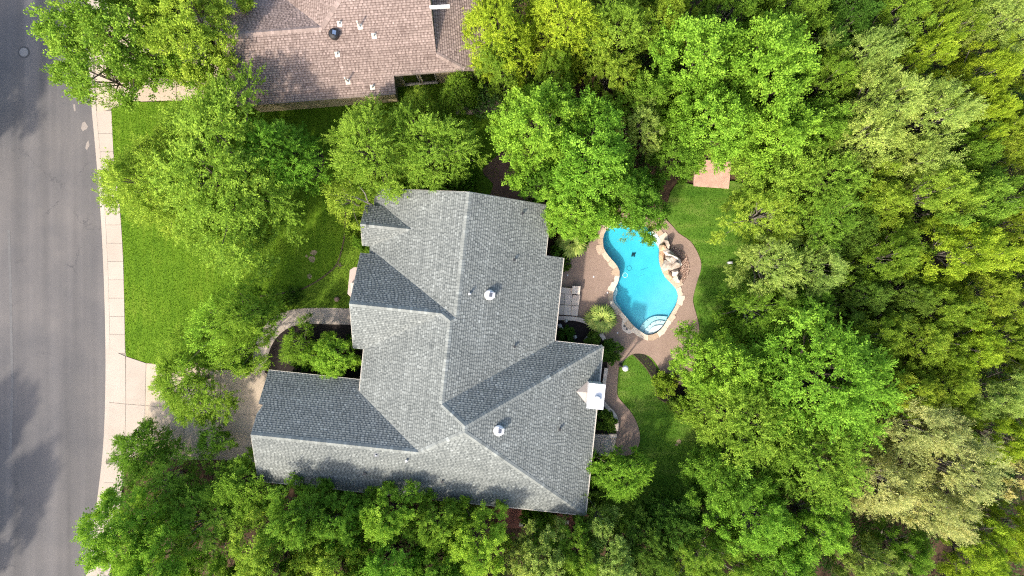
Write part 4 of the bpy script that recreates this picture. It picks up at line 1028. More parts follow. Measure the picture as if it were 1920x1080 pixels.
# ------------------------------------------------------------------ GRASS blades on the lawns
def blades(name, poly, dens, h, mat, holes=()):
    P = [(p.x, p.y) for p in ground_poly(poly)]; A = np.array(P); x0, y0 = A.min(0); x1, y1 = A.max(0)
    n = int((x1 - x0) * (y1 - y0) * dens); X = rng.uniform(x0, x1, n); Y = rng.uniform(y0, y1, n); k = inside(P, X, Y)
    for hp in holes: k &= ~inside([(p.x, p.y) for p in ground_poly(hp)], X, Y)
    X, Y = X[k], Y[k]; n = len(X); a = rng.uniform(0, 6.283, n); L = rng.uniform(.6, 1.4, n) * h; w = .018
    dx, dy = np.cos(a), np.sin(a); lean = rng.uniform(.3, 1.2, n) * L
    V = np.empty((n, 3, 3), np.float32)
    V[:, 0] = np.stack([X - dy * w, Y + dx * w, np.full(n, .005)], 1); V[:, 1] = np.stack([X + dy * w, Y - dx * w, np.full(n, .005)], 1)
    V[:, 2] = np.stack([X + dx * lean, Y + dy * lean, L], 1)
    return tag(link(name, tri_mesh(name, V.reshape(-1, 3), 3), mat), kind='stuff')
def tri_mesh(name, V, k):
    n = len(V) // k; me = bpy.data.meshes.new(name); me.vertices.add(len(V)); me.vertices.foreach_set('co', V.astype(np.float32).ravel())
    me.loops.add(len(V)); me.loops.foreach_set('vertex_index', np.arange(len(V), dtype=np.int32)); me.polygons.add(n)
    me.polygons.foreach_set('loop_start', np.arange(0, len(V), k, dtype=np.int32)); me.update(calc_edges=True); return me
GRASS_F = leaf3('grass_front', (.080, .165, .007), .25, False, .95); GRASS_R = leaf3('grass_rear', (.066, .150, .009), .25, False, 1.05); COVER_L = leaf3('cover_leaf', (.095, .165, .018), .25, False, 1.2)
band_blades(GRASS_F, 1.0, (1.1, .12, 1), (.72, .85, .8), (1.25, 1.12, 1.2)); band_blades(GRASS_R, 1.0, (.35, 1.3, 1), (.62, .80, .7), (1.45, 1.15, 1.5))
blades('front_grass', FRONT_LAWN, 330, .06, GRASS_F, (BED_FRONT,))
blades('rear_grass', REAR_LAWN, 300, .05, GRASS_R)
blades('pool_side_grass', [(1262, 420), (1272, 350), (1395, 350), (1415, 450), (1410, 640), (1318, 680), (1312, 600), (1305, 560), (1317, 500), (1300, 455)], 300, .05, GRASS_R)
blades('ground_cover_plants', BED_FRONT, 420, .12, COVER_L)

# ------------------------------------------------------------------ TREES
def leaf_quads(C, axis, normal, L, Wd):
    """rhombus leaves: C base (n,3), axis and normal unit (n,3)"""
    side = np.cross(normal, axis); side /= np.linalg.norm(side, axis=1, keepdims=True) + 1e-9
    V = np.empty((len(C), 4, 3), np.float32)
    V[:, 0] = C; V[:, 1] = C + axis * (L * .5)[:, None] + side * (Wd * .5)[:, None]
    V[:, 2] = C + axis * L[:, None]; V[:, 3] = C + axis * (L * .5)[:, None] - side * (Wd * .5)[:, None]
    return V
def unit(a): return a / (np.linalg.norm(a, axis=-1, keepdims=True) + 1e-9)

def make_crown(seed, R=4.5, z0=2.4, top=8.0, lobes=34, lobe_r=(.9, 1.6), twigs=46, leaves=16, tl=(.5, 1.0), up=.55, out=.5, ls=(.13, .22), lw=.55, droop=.0, ragged=.25, flat=.6, tmin=.55, jit=.11):
    """returns (leaf verts, lobe centres). Lobes sit over an uneven dome; each carries twigs, each twig leaves."""
    r_ = np.random.default_rng(seed); C = []; LR = []
    ph = r_.uniform(0, 6.28, 4); am = r_.uniform(.5, 1, 4) * ragged
    i = 0
    while len(C) < lobes:
        i += 1; a = i * 2.39996 + r_.normal(0, .25); rr = math.sqrt((len(C) + .5) / lobes)
        edge = 1 + am[0] * math.sin(2 * a + ph[0]) + am[1] * math.sin(3 * a + ph[1]) * .7 + am[2] * math.sin(5 * a + ph[2]) * .5
        rad = R * .86 * rr * edge * r_.uniform(.88, 1.08)
        hz = z0 + (top - z0 - .7) * (max(0, 1 - rr ** 2.2)) ** flat * r_.uniform(.78, 1.03) + r_.normal(0, .25)
        C.append((rad * math.cos(a), rad * math.sin(a), hz)); LR.append(r_.uniform(*lobe_r) * (1.0 if rr < .8 else .85))
    # a lower storey of lobes so that gaps show leaves in shade
    for k in range(lobes // 3):
        a = r_.uniform(0, 6.28); rad = R * r_.uniform(.3, .85); C.append((rad * math.cos(a), rad * math.sin(a), z0 + r_.uniform(-.5, .9))); LR.append(r_.uniform(*lobe_r))
    C = np.array(C); LR = np.array(LR); nl = len(C)
    outd = unit(np.stack([C[:, 0], C[:, 1], np.zeros(nl)], 1))
    D = r_.normal(0, 1, (nl, twigs, 3)); D[..., 2] = np.abs(D[..., 2]) * .8 - .15
    D = unit(unit(D) + outd[:, None] * out + np.array([0, 0, up]))
    TL = r_.uniform(*tl, (nl, twigs)) * LR[:, None]
    B0 = C[:, None] + r_.normal(0, .22, (nl, twigs, 3)) * LR[:, None, None]
    t = r_.uniform(tmin, 1.0, (nl, twigs, leaves))
    P = B0[:, :, None] + D[:, :, None] * (TL[..., None] * t)[..., None] + r_.normal(0, jit, (nl, twigs, leaves, 3))
    P[..., 2] -= droop * (t * TL[..., None]) ** 2
    P = P.reshape(-1, 3); n = len(P)
    tw = np.repeat(D.reshape(-1, 3), leaves, 0)
    ax = unit(tw * .8 + r_.normal(0, .6, (n, 3)))
    nm = unit(np.array([0, 0, 1.0]) + r_.normal(0, .55, (n, 3)) + tw * .3)
    L = r_.uniform(*ls, n); V = leaf_quads(P, ax, nm, L, L * lw)
    tone = np.clip(.46 * np.repeat(r_.uniform(0, 1, nl * twigs), leaves) + .28 * r_.uniform(0, 1, n) + .26 * np.repeat(r_.uniform(0, 1, nl), twigs * leaves), 0, 1)
    return V.reshape(-1, 3), C[:lobes], tone

def make_trunk(C, z0, top, r0=.24, seed=0, every=2, nseg=5):
    m = MB(); rr = random.Random(seed); fork = z0 * .75
    m.tube([(0, 0, -.2), (.05, .03, fork * .5), (0, 0, fork), (.1, -.05, fork + (top - fork) * .45)], [r0 * 1.25, r0, r0 * .85, r0 * .35], 8, cap=False)
    for k in range(0, len(C), every):
        c = Vector(C[k]); s0 = Vector((0, 0, fork * rr.uniform(.85, 1.25))); mid = s0.lerp(c, .5) + Vector((rr.uniform(-.3, .3), rr.uniform(-.3, .3), rr.uniform(.0, .5)))
        m.tube([s0, mid, c, c + (c - mid) * .25], [r0 * .42, r0 * .26, r0 * .13, r0 * .05], 5, cap=False)
    return m

PROTO = {}
def proto(name, seeds, **kw):
    L = []
    for s_ in seeds:
        V, C, tone = make_crown(s_, **kw); me = tri_mesh('crown_' + name, V, 4)
        ta = me.attributes.new('tone', 'FLOAT', 'FACE'); ta.data.foreach_set('value', tone.astype(np.float32))
        tm = make_trunk(C, kw.get('z0', 2.4), kw.get('top', 8.0), seed=s_, r0=kw.get('R', 4.5) * .05).mesh('trunk_' + name, None, False)
        for f in tm.polygons: f.use_smooth = True
        L.append((me, tm, float(np.percentile(np.hypot(V[:, 0], V[:, 1]), 97)), kw.get('top', 8.0)))
    PROTO[name] = L
proto('broad', (1, 2, 3, 4), lobes=36, lobe_r=(.7, 1.3), twigs=23, leaves=42, tl=(.6, 1.15), ls=(.11, .19), lw=.7, tmin=.6, jit=.12, ragged=.3)
proto('feather', (11, 12, 13, 14), lobes=54, lobe_r=(.7, 1.25), twigs=28, leaves=36, tl=(.8, 1.6), up=.30, out=.75, ls=(.09, .16), lw=.55, droop=.12, ragged=.34, tmin=.3, jit=.05)
proto('tuft', (21, 22, 23, 24), lobes=56, lobe_r=(.55, 1.0), twigs=22, leaves=36, tl=(.6, 1.1), up=.75, out=.35, ls=(.09, .15), lw=.55, top=7.0, ragged=.36, flat=.5, tmin=.55, jit=.09)
proto('spray', (31, 32, 33), lobes=46, lobe_r=(.7, 1.2), twigs=26, leaves=36, tl=(.8, 1.5), up=.45, out=.9, ls=(.09, .16), lw=.45, ragged=.38, flat=.7, tmin=.35, jit=.06)
proto('thin', (41, 42), lobes=24, lobe_r=(.6, 1.1), twigs=20, leaves=14, tl=(.8, 1.5), up=.3, out=.7, ls=(.12, .2), lw=.55, ragged=.4, R=3.6, top=6.0, z0=2.2, tmin=.3, jit=.07)
proto('bush', (51, 52), R=1.3, z0=.25, top=1.5, lobes=18, lobe_r=(.35, .6), twigs=26, leaves=16, tl=(.5, .9), up=.6, out=.4, ls=(.08, .15), lw=.6, ragged=.15, tmin=.5, jit=.05)

n_tree = 0
def place_tree(kind, var, col, px, py, r_px, h, label, cat='tree', group=None, bark=BARK, name=None, zf=.72, rz=None, k=1.0):
    global n_tree
    n_tree += 1
    crown, trunk, R0, H0 = PROTO[kind][n_tree % len(PROTO[kind])]
    p = at(px, py, h * zf); R = k * r_px * (CAM_H - h * zf) / FPX
    nm = name or 'tree'
    if bark is BARK and kind in ('tuft', 'spray'): bark = BARK_PALE
    o = empty(nm, (p.x, p.y, 0), label, cat, group, rng.uniform(0, 6.28) if rz is None else rz)
    e = rng.uniform(.9, 1.1); o.scale = (R / R0 * e, R / R0 / e, h / H0)
    for part, me, mt in (('crown', crown, LEAF[col]), ('trunk', trunk, bark)):
        if len(me.materials) == 0: me.materials.append(mt)
        c = bpy.data.objects.new(part, me); COL.objects.link(c); c.parent = o
        c.material_slots[0].link = 'OBJECT'; c.material_slots[0].material = mt
    return o

T = place_tree
LEAF_PLAIN_PALM = leaf3('palm_frond', (0.120, 0.165, 0.035), .3, False)
GF, GS, GN, GW = 'front yard trees', 'trees along the lower side of the house', 'trees on the upper side of the house', 'woodland trees right of the pool'
# --- front yard
T('broad', 0, 'elm', 195, 62, 130, 9.5, 'big yellow green oak spreading over the road and the upper driveway', group=GF)
T('broad', 1, 'elm', 345, 45, 108, 9.0, 'yellow green oak over the upper driveway, next to the pinkish roof', group=GF)
T('thin', 0, 'oak', 350, 118, 85, 6.0, 'thin darker oak over the tan driveway beside the roof corner', group=GF)
T('thin', 1, 'oak', 170, 130, 70, 7.0, 'small oak branch crown above the upper sidewalk', group=GF)
T('feather', 0, 'elm', 405, 315, 172, 9.0, 'big feathery bright elm in the middle of the front lawn', group=GF)
T('feather', 1, 'elm', 272, 335, 112, 7.5, 'feathery elm reaching over the white sidewalk', group=GF)
T('feather', 2, 'lime', 505, 285, 92, 7.5, 'bright green elm on the house side of the big front elm', group=GF)
T('feather', 1, 'elm', 420, 420, 92, 6.5, 'low feathery elm crown at the lower edge of the big front elm', group=GF)
T('thin', 0, 'lime', 412, 608, 96, 6.5, 'sparse young elm with visible limbs in the lower front lawn', group=GF)
T('thin', 1, 'oak', 455, 655, 62, 5.5, 'thin small oak overhanging the curve of the front walk', group=GF)
T('feather', 0, 'oak', 346, 720, 90, 4.8, 'dark green tree standing in the driveway edge', group=GF)
T('feather', 1, 'oak', 258, 848, 60, 4.2, 'wispy green tree at the sidewalk, left of the driveway', group=GF)
T('spray', 0, 'oak', 396, 822, 44, 2.8, 'mid green tree touching the garage roof corner', group=GF)
T('spray', 1, 'elm', 296, 912, 106, 4.2, 'large soft green tree at lower left beside the road', group=GF)
T('broad', 2, 'oak', 452, 920, 86, 4.6, 'dark green oak against the lower garage roof', group=GF)
T('spray', 0, 'elm', 375, 990, 112, 5.0, 'large pale green tree at the bottom, left of the house', group=GF)
T('broad', 0, 'lime', 225, 1000, 80, 8.0, 'bright green tree hanging over the road at lower left', group=GF)
T('broad', 1, 'lime', 290, 1070, 90, 8.0, 'bright green tree at the bottom edge beside the road', group=GF)
T('feather', 2, 'oak', 456, 592, 64, 8.0, 'darker dense elm crown right of the sparse young elm', group=GF)
# --- along the lower side of the house
T('broad', 1, 'oak', 560, 975, 78, 8.0, 'green oak below the garage roof, second from the left', group=GS)
T('broad', 2, 'elm', 500, 1060, 90, 8.0, 'pale green oak at the bottom edge below the garage', group=GS)
T('broad', 0, 'oak', 640, 985, 70, 7.0, 'oak with gaps of orange soil below the lower eave', group=GS)
T('broad', 2, 'lime', 728, 965, 72, 7.0, 'bright green oak touching the lower eave of the grey roof', group=GS)
T('broad', 1, 'oak', 815, 985, 66, 6.5, 'oak just below the black vent pipe of the lower roof', group=GS)
T('broad', 0, 'lime', 890, 1015, 76, 7.0, 'bright oak left of the red brick patch', group=GS)
T('broad', 1, 'elm', 620, 1070, 84, 7.5, 'yellow green oak at the bottom edge below the house', group=GS)
T('broad', 2, 'lime', 725, 1060, 80, 7.5, 'green oak at the bottom edge, middle of the row', group=GS)
T('broad', 0, 'oak', 830, 1075, 74, 7.0, 'dark oak at the bottom edge, right of the middle', group=GS)
T('broad', 2, 'pale', 1010, 1058, 68, 6.5, 'pale oak at the bottom edge below the hedge', group=GS)
T('broad', 1, 'oak', 1085, 1040, 62, 6.0, 'dark green small tree below the second red brick patch', group=GS)
T('broad', 0, 'pale', 1150, 1050, 72, 6.5, 'pale green oak at the bottom edge below the rear lawn', group=GS)
T('thin', 0, 'oak', 1030, 1010, 42, 4.5, 'thin small tree between the two red brick patches', group=GS)
T('thin', 1, 'dark', 1125, 975, 52, 4.5, 'dark thin tree with pale stem right of the roof corner', group=GS, bark=BARK_PALE)
T('feather', 0, 'lime', 1166, 895, 62, 5.0, 'bright feathery small tree on the rear lawn by the eave', group=GS)
# --- courtyard and front bed
T('spray', 1, 'oak', 556, 648, 52, 4.0, 'dark rounded small tree in the courtyard bed', group=GF)
T('broad', 0, 'lime', 624, 668, 56, 4.5, 'bright small tree in the courtyard touching the garage roof', group=GF)
# --- upper side of the house
T('feather', 2, 'elm', 690, 282, 98, 7.5, 'feathery yellow green elm above the house, left one', group=GN)
T('feather', 0, 'elm', 808, 275, 98, 7.5, 'feathery yellow green elm above the house near the paver walk', group=GN)
LIMB = T('thin', 1, 'elm', 645, 370, 60, 6.0, 'sparse elm with bare limbs at the upper left roof corner', group=GN, bark=BARK_PALE)
T('feather', 1, 'elm', 788, 196, 36, 4.5, 'small bright tree beside the neighbour window wall', group=GN)
T('feather', 2, 'oak', 858, 168, 42, 4.0, 'green bushy tree below the brown roof eave', group=GN)
T('broad', 2, 'lime', 1010, 235, 104, 9.0, 'bright green tree above the brick patio', group=GN)
T('broad', 0, 'lime', 1110, 300, 118, 9.5, 'large bright green tree shading the brick patio and pool end', group=GN)
T('broad', 1, 'lime', 1080, 395, 72, 7.5, 'bright green crown over the upper right corner of the grey roof', group=GN)
T('broad', 2, 'oak', 1190, 372, 76, 7.5, 'green crown hanging over the upper end of the pool', group=GN)
T('thin', 0, 'olive', 1205, 418, 40, 6.0, 'thin brownish crown tip above the pool water', group=GN)
T('broad', 0, 'oak', 1020, 345, 46, 6.0, 'small bright crown beside the brick patio', group=GN)
T('feather', 0, 'yellow', 935, 60, 84, 8.5, 'yellowish elm over the right end of the brown roof', group=GN)
T('feather', 1, 'yellow', 1060, 45, 84, 8.5, 'yellowish elm at the top edge right of the stone path', group=GN)
T('feather', 2, 'elm', 935, 118, 52, 7.0, 'yellow green elm between brown roof and paver walk', group=GN)
T('tuft', 0, 'olive', 1040, 130, 62, 7.0, 'olive green tree right of the stone path', group=GN)
T('feather', 0, 'elm', 1160, 60, 84, 8.5, 'yellow green elm at the top edge, right of the middle', group=GN)
T('tuft', 1, 'elm', 1150, 140, 60, 7.5, 'soft green tree left of the big bright tree', group=GN)
T('tuft', 2, 'olive', 1255, 40, 72, 8.0, 'olive tree at the top edge above the big bright tree', group=GN)
T('broad', 1, 'oak', 1215, 180, 70, 7.5, 'shaded green tree left of the big bright tree', group=GN)
T('broad', 1, 'oak', 1272, 288, 62, 7.0, 'green tree between the pool end and the pink patio', group=GN)
T('tuft', 0, 'pale', 1205, 235, 62, 7.5, 'pale tree above the pool end', group=GN)
m = MB(); m.tube([at(698, 384, 3.2), at(672, 372, 4.2), at(655, 367, 4.6), at(640, 360, 4.8)], [.07, .055, .04, .02], 6); m.tube([at(690, 379, 3.6), at(684, 362, 4.4), at(673, 348, 4.9)], [.045, .035, .015], 6)
lm = m.mesh('bare_limb', None, False); lm.transform(LIMB.matrix_basis.inverted()); link('bare_limb', lm, BARK_PALE, LIMB)
# --- woodland
T('broad', 2, 'lime', 1320, 110, 92, 10.0, 'bright lime green tree in the upper wood, left of a pair', group=GW, k=1.2)
T('broad', 0, 'lime', 1440, 130, 108, 10.5, 'biggest bright lime green tree of the upper wood', group=GW, k=1.2)
T('broad', 1, 'lime', 1335, 225, 84, 9.5, 'bright lime tree above the pink patio', group=GW, k=1.2)
T('broad', 2, 'lime', 1450, 250, 76, 9.0, 'bright lime tree under the biggest one of the upper wood', group=GW, k=1.2)
T('tuft', 1, 'oak', 1370, 20, 78, 8.0, 'dark green tree at the top edge of the wood', group=GW, k=1.2)
T('tuft', 2, 'oak', 1490, 25, 76, 8.5, 'mid green tree at the top edge above the biggest lime tree', group=GW, k=1.2)
T('tuft', 0, 'dark', 1585, 35, 70, 8.0, 'dark tree at the top edge, left of the pale trees', group=GW, k=1.2)
T('tuft', 1, 'oak', 1680, 25, 74, 8.0, 'green tree at the top edge above the yellow cedar', group=GW, k=1.2)
T('tuft', 2, 'olive', 1770, 30, 66, 8.0, 'olive tree at the top edge near the right corner', group=GW, k=1.2)
T('spray', 0, 'pale', 1870, 45, 76, 8.5, 'grey green tree in the upper right corner', group=GW, k=1.2)
T('spray', 1, 'pale', 1620, 100, 74, 9.0, 'pale green tree right of the biggest lime tree', group=GW, k=1.2)
T('tuft', 0, 'yellow', 1740, 95, 62, 8.5, 'yellow cedar in the upper right wood', group=GW, k=1.2)
T('tuft', 1, 'yellow', 1850, 135, 64, 8.5, 'yellow cedar near the upper right edge', group=GW, k=1.2)
T('tuft', 2, 'oak', 1555, 150, 62, 8.0, 'olive green tree tucked beside the biggest lime tree', group=GW, k=1.2)
T('spray', 0, 'pale', 1655, 185, 82, 9.5, 'pale soft green tree in the middle of the upper wood', group=GW, k=1.2)
T('spray', 1, 'pale', 1755, 215, 82, 9.5, 'pale soft green tree, right of two in the upper wood', group=GW, k=1.2)
T('tuft', 0, 'yellow', 1850, 215, 56, 8.0, 'yellow green cedar below another at the right edge', group=GW, k=1.2)
T('spray', 0, 'pale', 1620, 265, 84, 9.0, 'wide pale green tree at mid height of the wood', group=GW, k=1.2)
T('broad', 1, 'oak', 1535, 240, 64, 8.5, 'shaded green tree between lime and pale crowns', group=GW, k=1.2)
T('spray', 1, 'pale', 1720, 300, 72, 8.5, 'pale green tree below the pale pair', group=GW, k=1.2)
T('tuft', 2, 'oak', 1820, 290, 66, 7.5, 'green tree with grey twigs near the right edge', group=GW, k=1.2)
T('tuft', 0, 'olive', 1900, 270, 56, 7.5, 'olive tree cut by the right edge, upper half', group=GW, k=1.2)
T('broad', 0, 'elm', 1462, 325, 70, 8.0, 'bright green tree right of the pink patio', group=GW, k=1.2)
T('feather', 1, 'elm', 1540, 340, 80, 8.5, 'soft yellow green tree in the wood right of the pink patio', group=GW, k=1.2)
T('spray', 0, 'elm', 1445, 400, 74, 7.5, 'soft green tree at the edge of the pool side lawn', group=GW, k=1.2)
T('spray', 1, 'elm', 1555, 410, 80, 8.5, 'yellow green tree above the pale one beside the lawn', group=GW, k=1.2)
T('tuft', 1, 'olive', 1650, 370, 66, 8.0, 'olive tree in the middle of the right wood', group=GW, k=1.2)
T('tuft', 2, 'elm', 1750, 360, 76, 9.0, 'yellow green cedar, left of a large pair at right', group=GW, k=1.2)
T('tuft', 0, 'elm', 1840, 380, 82, 9.0, 'yellow green cedar, right of a large pair', group=GW, k=1.2)
T('tuft', 1, 'yellow', 1815, 470, 80, 9.0, 'large bright yellow green cedar at right of the wood', group=GW, k=1.2)
T('tuft', 2, 'olive', 1910, 430, 60, 8.0, 'olive cedar cut by the right edge, middle', group=GW, k=1.2)
T('spray', 0, 'pale', 1455, 495, 74, 8.0, 'pale green tree right of the white utility box', group=GW, k=1.2)
T('spray', 1, 'pale', 1530, 500, 62, 8.0, 'grey green tree next to the pale one beside the lawn', group=GW, k=1.2)
T('tuft', 0, 'olive', 1665, 480, 66, 8.0, 'olive cedar with grey twigs in the middle right wood', group=GW, k=1.2)
T('tuft', 1, 'dark', 1610, 555, 62, 6.5, 'dark cedar in a shaded hollow of the wood', group=GW, k=1.2)
T('broad', 2, 'dark', 1590, 445, 56, 6.5, 'dark green tree in the gap beside the olive cedar', group=GW, k=1.2)
T('spray', 1, 'oak', 1425, 580, 66, 6.5, 'green tree overhanging the lower pool side lawn', group=GW, k=1.2)
T('tuft', 2, 'oak', 1510, 590, 66, 7.0, 'green tree behind the lower pool side lawn', group=GW, k=1.2)
T('tuft', 0, 'dark', 1700, 560, 60, 6.5, 'dark cedar below the large yellow green one', group=GW, k=1.2)
T('tuft', 1, 'olive', 1770, 580, 64, 7.0, 'olive cedar, first of a row at the right', group=GW, k=1.2)
T('tuft', 2, 'olive', 1860, 560, 66, 7.0, 'olive cedar near the right edge, middle height', group=GW, k=1.2)
T('tuft', 0, 'olive', 1640, 630, 62, 7.0, 'olive cedar above the large bright lower tree', group=GW, k=1.2)
T('tuft', 1, 'olive', 1730, 650, 64, 7.0, 'olive cedar with dark gaps around, lower right wood', group=GW, k=1.2)
T('tuft', 2, 'yellow', 1820, 650, 66, 7.0, 'yellow olive cedar, lower right wood', group=GW, k=1.2)
T('tuft', 0, 'olive', 1900, 650, 58, 7.0, 'olive cedar cut by the right edge, lower half', group=GW, k=1.2)
T('broad', 0, 'lime', 1365, 695, 80, 7.5, 'bright green tree beside the lower end of the pool deck', group=GW, k=1.2)
T('feather', 0, 'lime', 1555, 715, 132, 10.0, 'largest bright feathery tree of the lower wood', group=GW, k=1.2)
T('feather', 2, 'elm', 1400, 790, 90, 8.5, 'yellow green tree at the right edge of the rear lawn', group=GW, k=1.2)
T('feather', 1, 'elm', 1530, 850, 105, 9.0, 'yellow green tree below the largest bright one', group=GW, k=1.2)
T('tuft', 1, 'olive', 1700, 735, 58, 7.5, 'olive cedar right of the largest bright tree', group=GW, k=1.2)
T('tuft', 2, 'olive', 1775, 730, 60, 7.0, 'olive cedar above the silvery tree', group=GW, k=1.2)
T('spray', 0, 'silver', 1720, 800, 82, 8.5, 'silvery tan green tree, upper one of three', group=GW, k=1.2)
T('spray', 1, 'silver', 1800, 880, 92, 9.0, 'largest silvery tan green tree at lower right', group=GW, k=1.2)
T('spray', 0, 'silver', 1660, 910, 80, 8.0, 'silvery tree beside the yellow green tree at lower right', group=GW, k=1.2)
T('spray', 1, 'silver', 1770, 960, 70, 8.0, 'silvery tree, lowest of three at lower right', group=GW, k=1.2)
T('tuft', 0, 'pale', 1870, 740, 62, 7.5, 'pale cedar near the right edge above the silvery trees', group=GW, k=1.2)
T('tuft', 1, 'yellow', 1890, 820, 56, 7.0, 'yellow cedar cut by the right edge beside the silvery tree', group=GW, k=1.2)
T('broad', 1, 'oak', 1375, 900, 76, 8.0, 'rounded green tree at the lower right corner of the rear lawn', group=GW, k=1.2)
T('tuft', 2, 'lime', 1420, 985, 92, 8.5, 'lumpy green tree with lime tips at the bottom', group=GW, k=1.2)
T('tuft', 0, 'lime', 1530, 985, 80, 8.0, 'lumpy green tree with lime tips, right one at the bottom', group=GW, k=1.2)
T('tuft', 1, 'elm', 1320, 1050, 76, 7.5, 'yellow green tree at the bottom edge, right of the rear lawn', group=GW, k=1.2)
T('tuft', 2, 'oak', 1470, 1070, 80, 8.0, 'green tree at the bottom edge under the lime tipped trees', group=GW, k=1.2)
T('broad', 2, 'dark', 1270, 985, 58, 6.0, 'dark glossy tree at the lower end of the rear lawn', group=GW, k=1.2)
T('broad', 0, 'dark', 1215, 1030, 54, 6.0, 'dark green tree at the bottom, left of the glossy one', group=GW, k=1.2)
T('tuft', 0, 'pale', 1625, 1060, 58, 7.0, 'pale green small tree at the bottom right', group=GW, k=1.2)
T('tuft', 1, 'oak', 1700, 1040, 56, 6.5, 'green tree at the bottom below the silvery trees', group=GW, k=1.2)
T('tuft', 2, 'yellow', 1840, 1040, 62, 7.0, 'yellow cedar at the bottom right corner', group=GW, k=1.2)
T('tuft', 0, 'yellow', 1900, 1000, 50, 6.5, 'small yellow cedar cut by the right edge near the bottom', group=GW, k=1.2)
edge_n = {}; ORD = 'first second third fourth fifth sixth seventh eighth ninth tenth eleventh twelfth'.split()
# --- trees just outside the frame: they close the wood and throw the shade on the road
for k, (kx, v_, c_, x, y, r, h) in enumerate((('broad', 0, 'oak', -385, 1080, 100, 11), ('broad', 1, 'oak', -345, 1250, 110, 11), ('broad', 2, 'oak', -450, 1170, 110, 11), ('broad', 2, 'oak', -330, 290, 110, 11), ('broad', 1, 'oak', -310, 140, 110, 11), ('broad', 0, 'oak', -400, 240, 105, 11),
        ('tuft', 0, 'olive', 1990, 80, 80, 8), ('tuft', 1, 'olive', 1995, 230, 80, 8), ('tuft', 2, 'pale', 1990, 350, 80, 8), ('tuft', 0, 'olive', 1995, 520, 80, 8), ('tuft', 1, 'pale', 1985, 700, 80, 8), ('tuft', 2, 'silver', 1990, 900, 90, 8),
        ('broad', 0, 'oak', 420, 1170, 100, 8), ('broad', 1, 'oak', 560, 1175, 95, 8), ('broad', 2, 'elm', 700, 1175, 95, 8), ('broad', 1, 'oak', 860, 1180, 95, 8), ('broad', 0, 'pale', 1010, 1170, 90, 8), ('tuft', 1, 'oak', 1170, 1175, 90, 8), ('tuft', 2, 'oak', 1340, 1180, 90, 8), ('tuft', 0, 'oak', 1530, 1180, 90, 8), ('tuft', 1, 'silver', 1700, 1170, 90, 8), ('tuft', 2, 'olive', 1870, 1170, 90, 8),
        ('broad', 1, 'elm', 270, -70, 110, 9), ('feather', 1, 'elm', 1010, -80, 100, 8), ('feather', 2, 'elm', 1160, -80, 100, 8), ('tuft', 0, 'oak', 1310, -80, 100, 8), ('tuft', 1, 'oak', 1460, -80, 100, 8), ('tuft', 2, 'oak', 1610, -80, 100, 8), ('tuft', 0, 'pale', 1760, -80, 100, 8), ('tuft', 1, 'olive', 1900, -80, 100, 8))):
    side = 'left' if x < 0 else 'right' if x > 1920 else 'bottom' if y > 1080 else 'top'; edge_n[side] = edge_n.get(side, 0) + 1
    T(kx, v_, c_, x, y, r, h, '%s tree just past the %s edge of the picture' % (ORD[edge_n[side] - 1], side), group='trees past the edge of the picture')
# --- shrubs
def bush(v, col, px, py, r, h, label, group='garden shrubs', name='shrub'): return place_tree('bush', v, col, px, py, r, h, label, 'shrub', group, BARK, name, .8)
bush(0, 'dark', 1143, 661, 25, 1.3, 'round clipped dark green hedge at the roof corner by the path')
bush(1, 'dark', 1134, 790, 25, 1.3, 'dark shrub inside the curved white wall below the chimney')
bush(0, 'oak', 1290, 764, 26, 1.8, 'round green shrub at the edge of the black mulch bed')
bush(1, 'dark', 1268, 758, 17, 1.4, 'small dark shrub left of the round one in the mulch bed')
bush(1, 'olive', 1246, 722, 24, 1.5, 'sparse olive shrub over the black mulch bed')
bush(0, 'olive', 1262, 716, 15, 1.2, 'sparse olive shrub at the lower edge of the pool deck')
bush(0, 'oak', 1335, 718, 30, 2.0, 'green shrub under the bright tree by the deck')
bush(0, 'dark', 1062, 628, 18, .9, 'low dark green plants in the bed against the roof eave')
bush(1, 'dark', 1112, 638, 17, 1.1, 'dark green plants between white ornament and round hedge')
bush(1, 'oak', 1050, 470, 20, 1.3, 'green shrub at the grey roof edge beside the fan palm')
bush(0, 'oak', 1090, 445, 24, 1.6, 'green shrub at the upper left edge of the pool deck')
bush(0, 'dark', 1060, 497, 14, .8, 'small dark plant at the roof step beside the deck')
bush(1, 'oak', 1010, 975, 26, 1.0, 'low wide green hedge between the red brick patches')
bush(0, 'oak', 992, 972, 18, .9, 'low green hedge beside the left red brick patch')
bush(0, 'dark', 1115, 930, 28, 1.6, 'dark shrub in the shade at the lower right eave')
bush(1, 'dark', 1118, 870, 20, 1.2, 'dark plant below the limestone steps')
bush(0, 'dark', 560, 665, 30, 1.5, 'dark low shrub in the black courtyard bed')
bush(1, 'dark', 665, 640, 18, 1.5, 'dark shrub in the corner of the courtyard')
bush(1, 'oak', 677, 455, 18, 1.2, 'green shrub between the two front gables')
bush(0, 'oak', 660, 430, 20, 1.0, 'light green plants at the upper end of the front bed')
bush(1, 'dark', 548, 555, 18, .9, 'dark green plant at the lower end of the bed edging')
bush(0, 'olive', 520, 574, 16, .8, 'olive plants beside the curve of the front walk')
bush(0, 'oak', 450, 685, 24, 1.2, 'green shrub right of the white lantern by the driveway')
bush(1, 'oak', 872, 335, 26, 1.2, 'dark green plants in the shady bed above the house')
bush(0, 'oak', 885, 182, 22, 1.4, 'green shrub above the paver walk, right one')
bush(1, 'lime', 1405, 400, 26, 1.8, 'light green shrub at the edge of the pool side lawn')
bush(1, 'oak', 1375, 600, 30, 2.0, 'green shrub at the lower end of the pool side lawn')
bush(0, 'oak', 1322, 702, 20, 1.6, 'green shrub touching the lower deck edge')
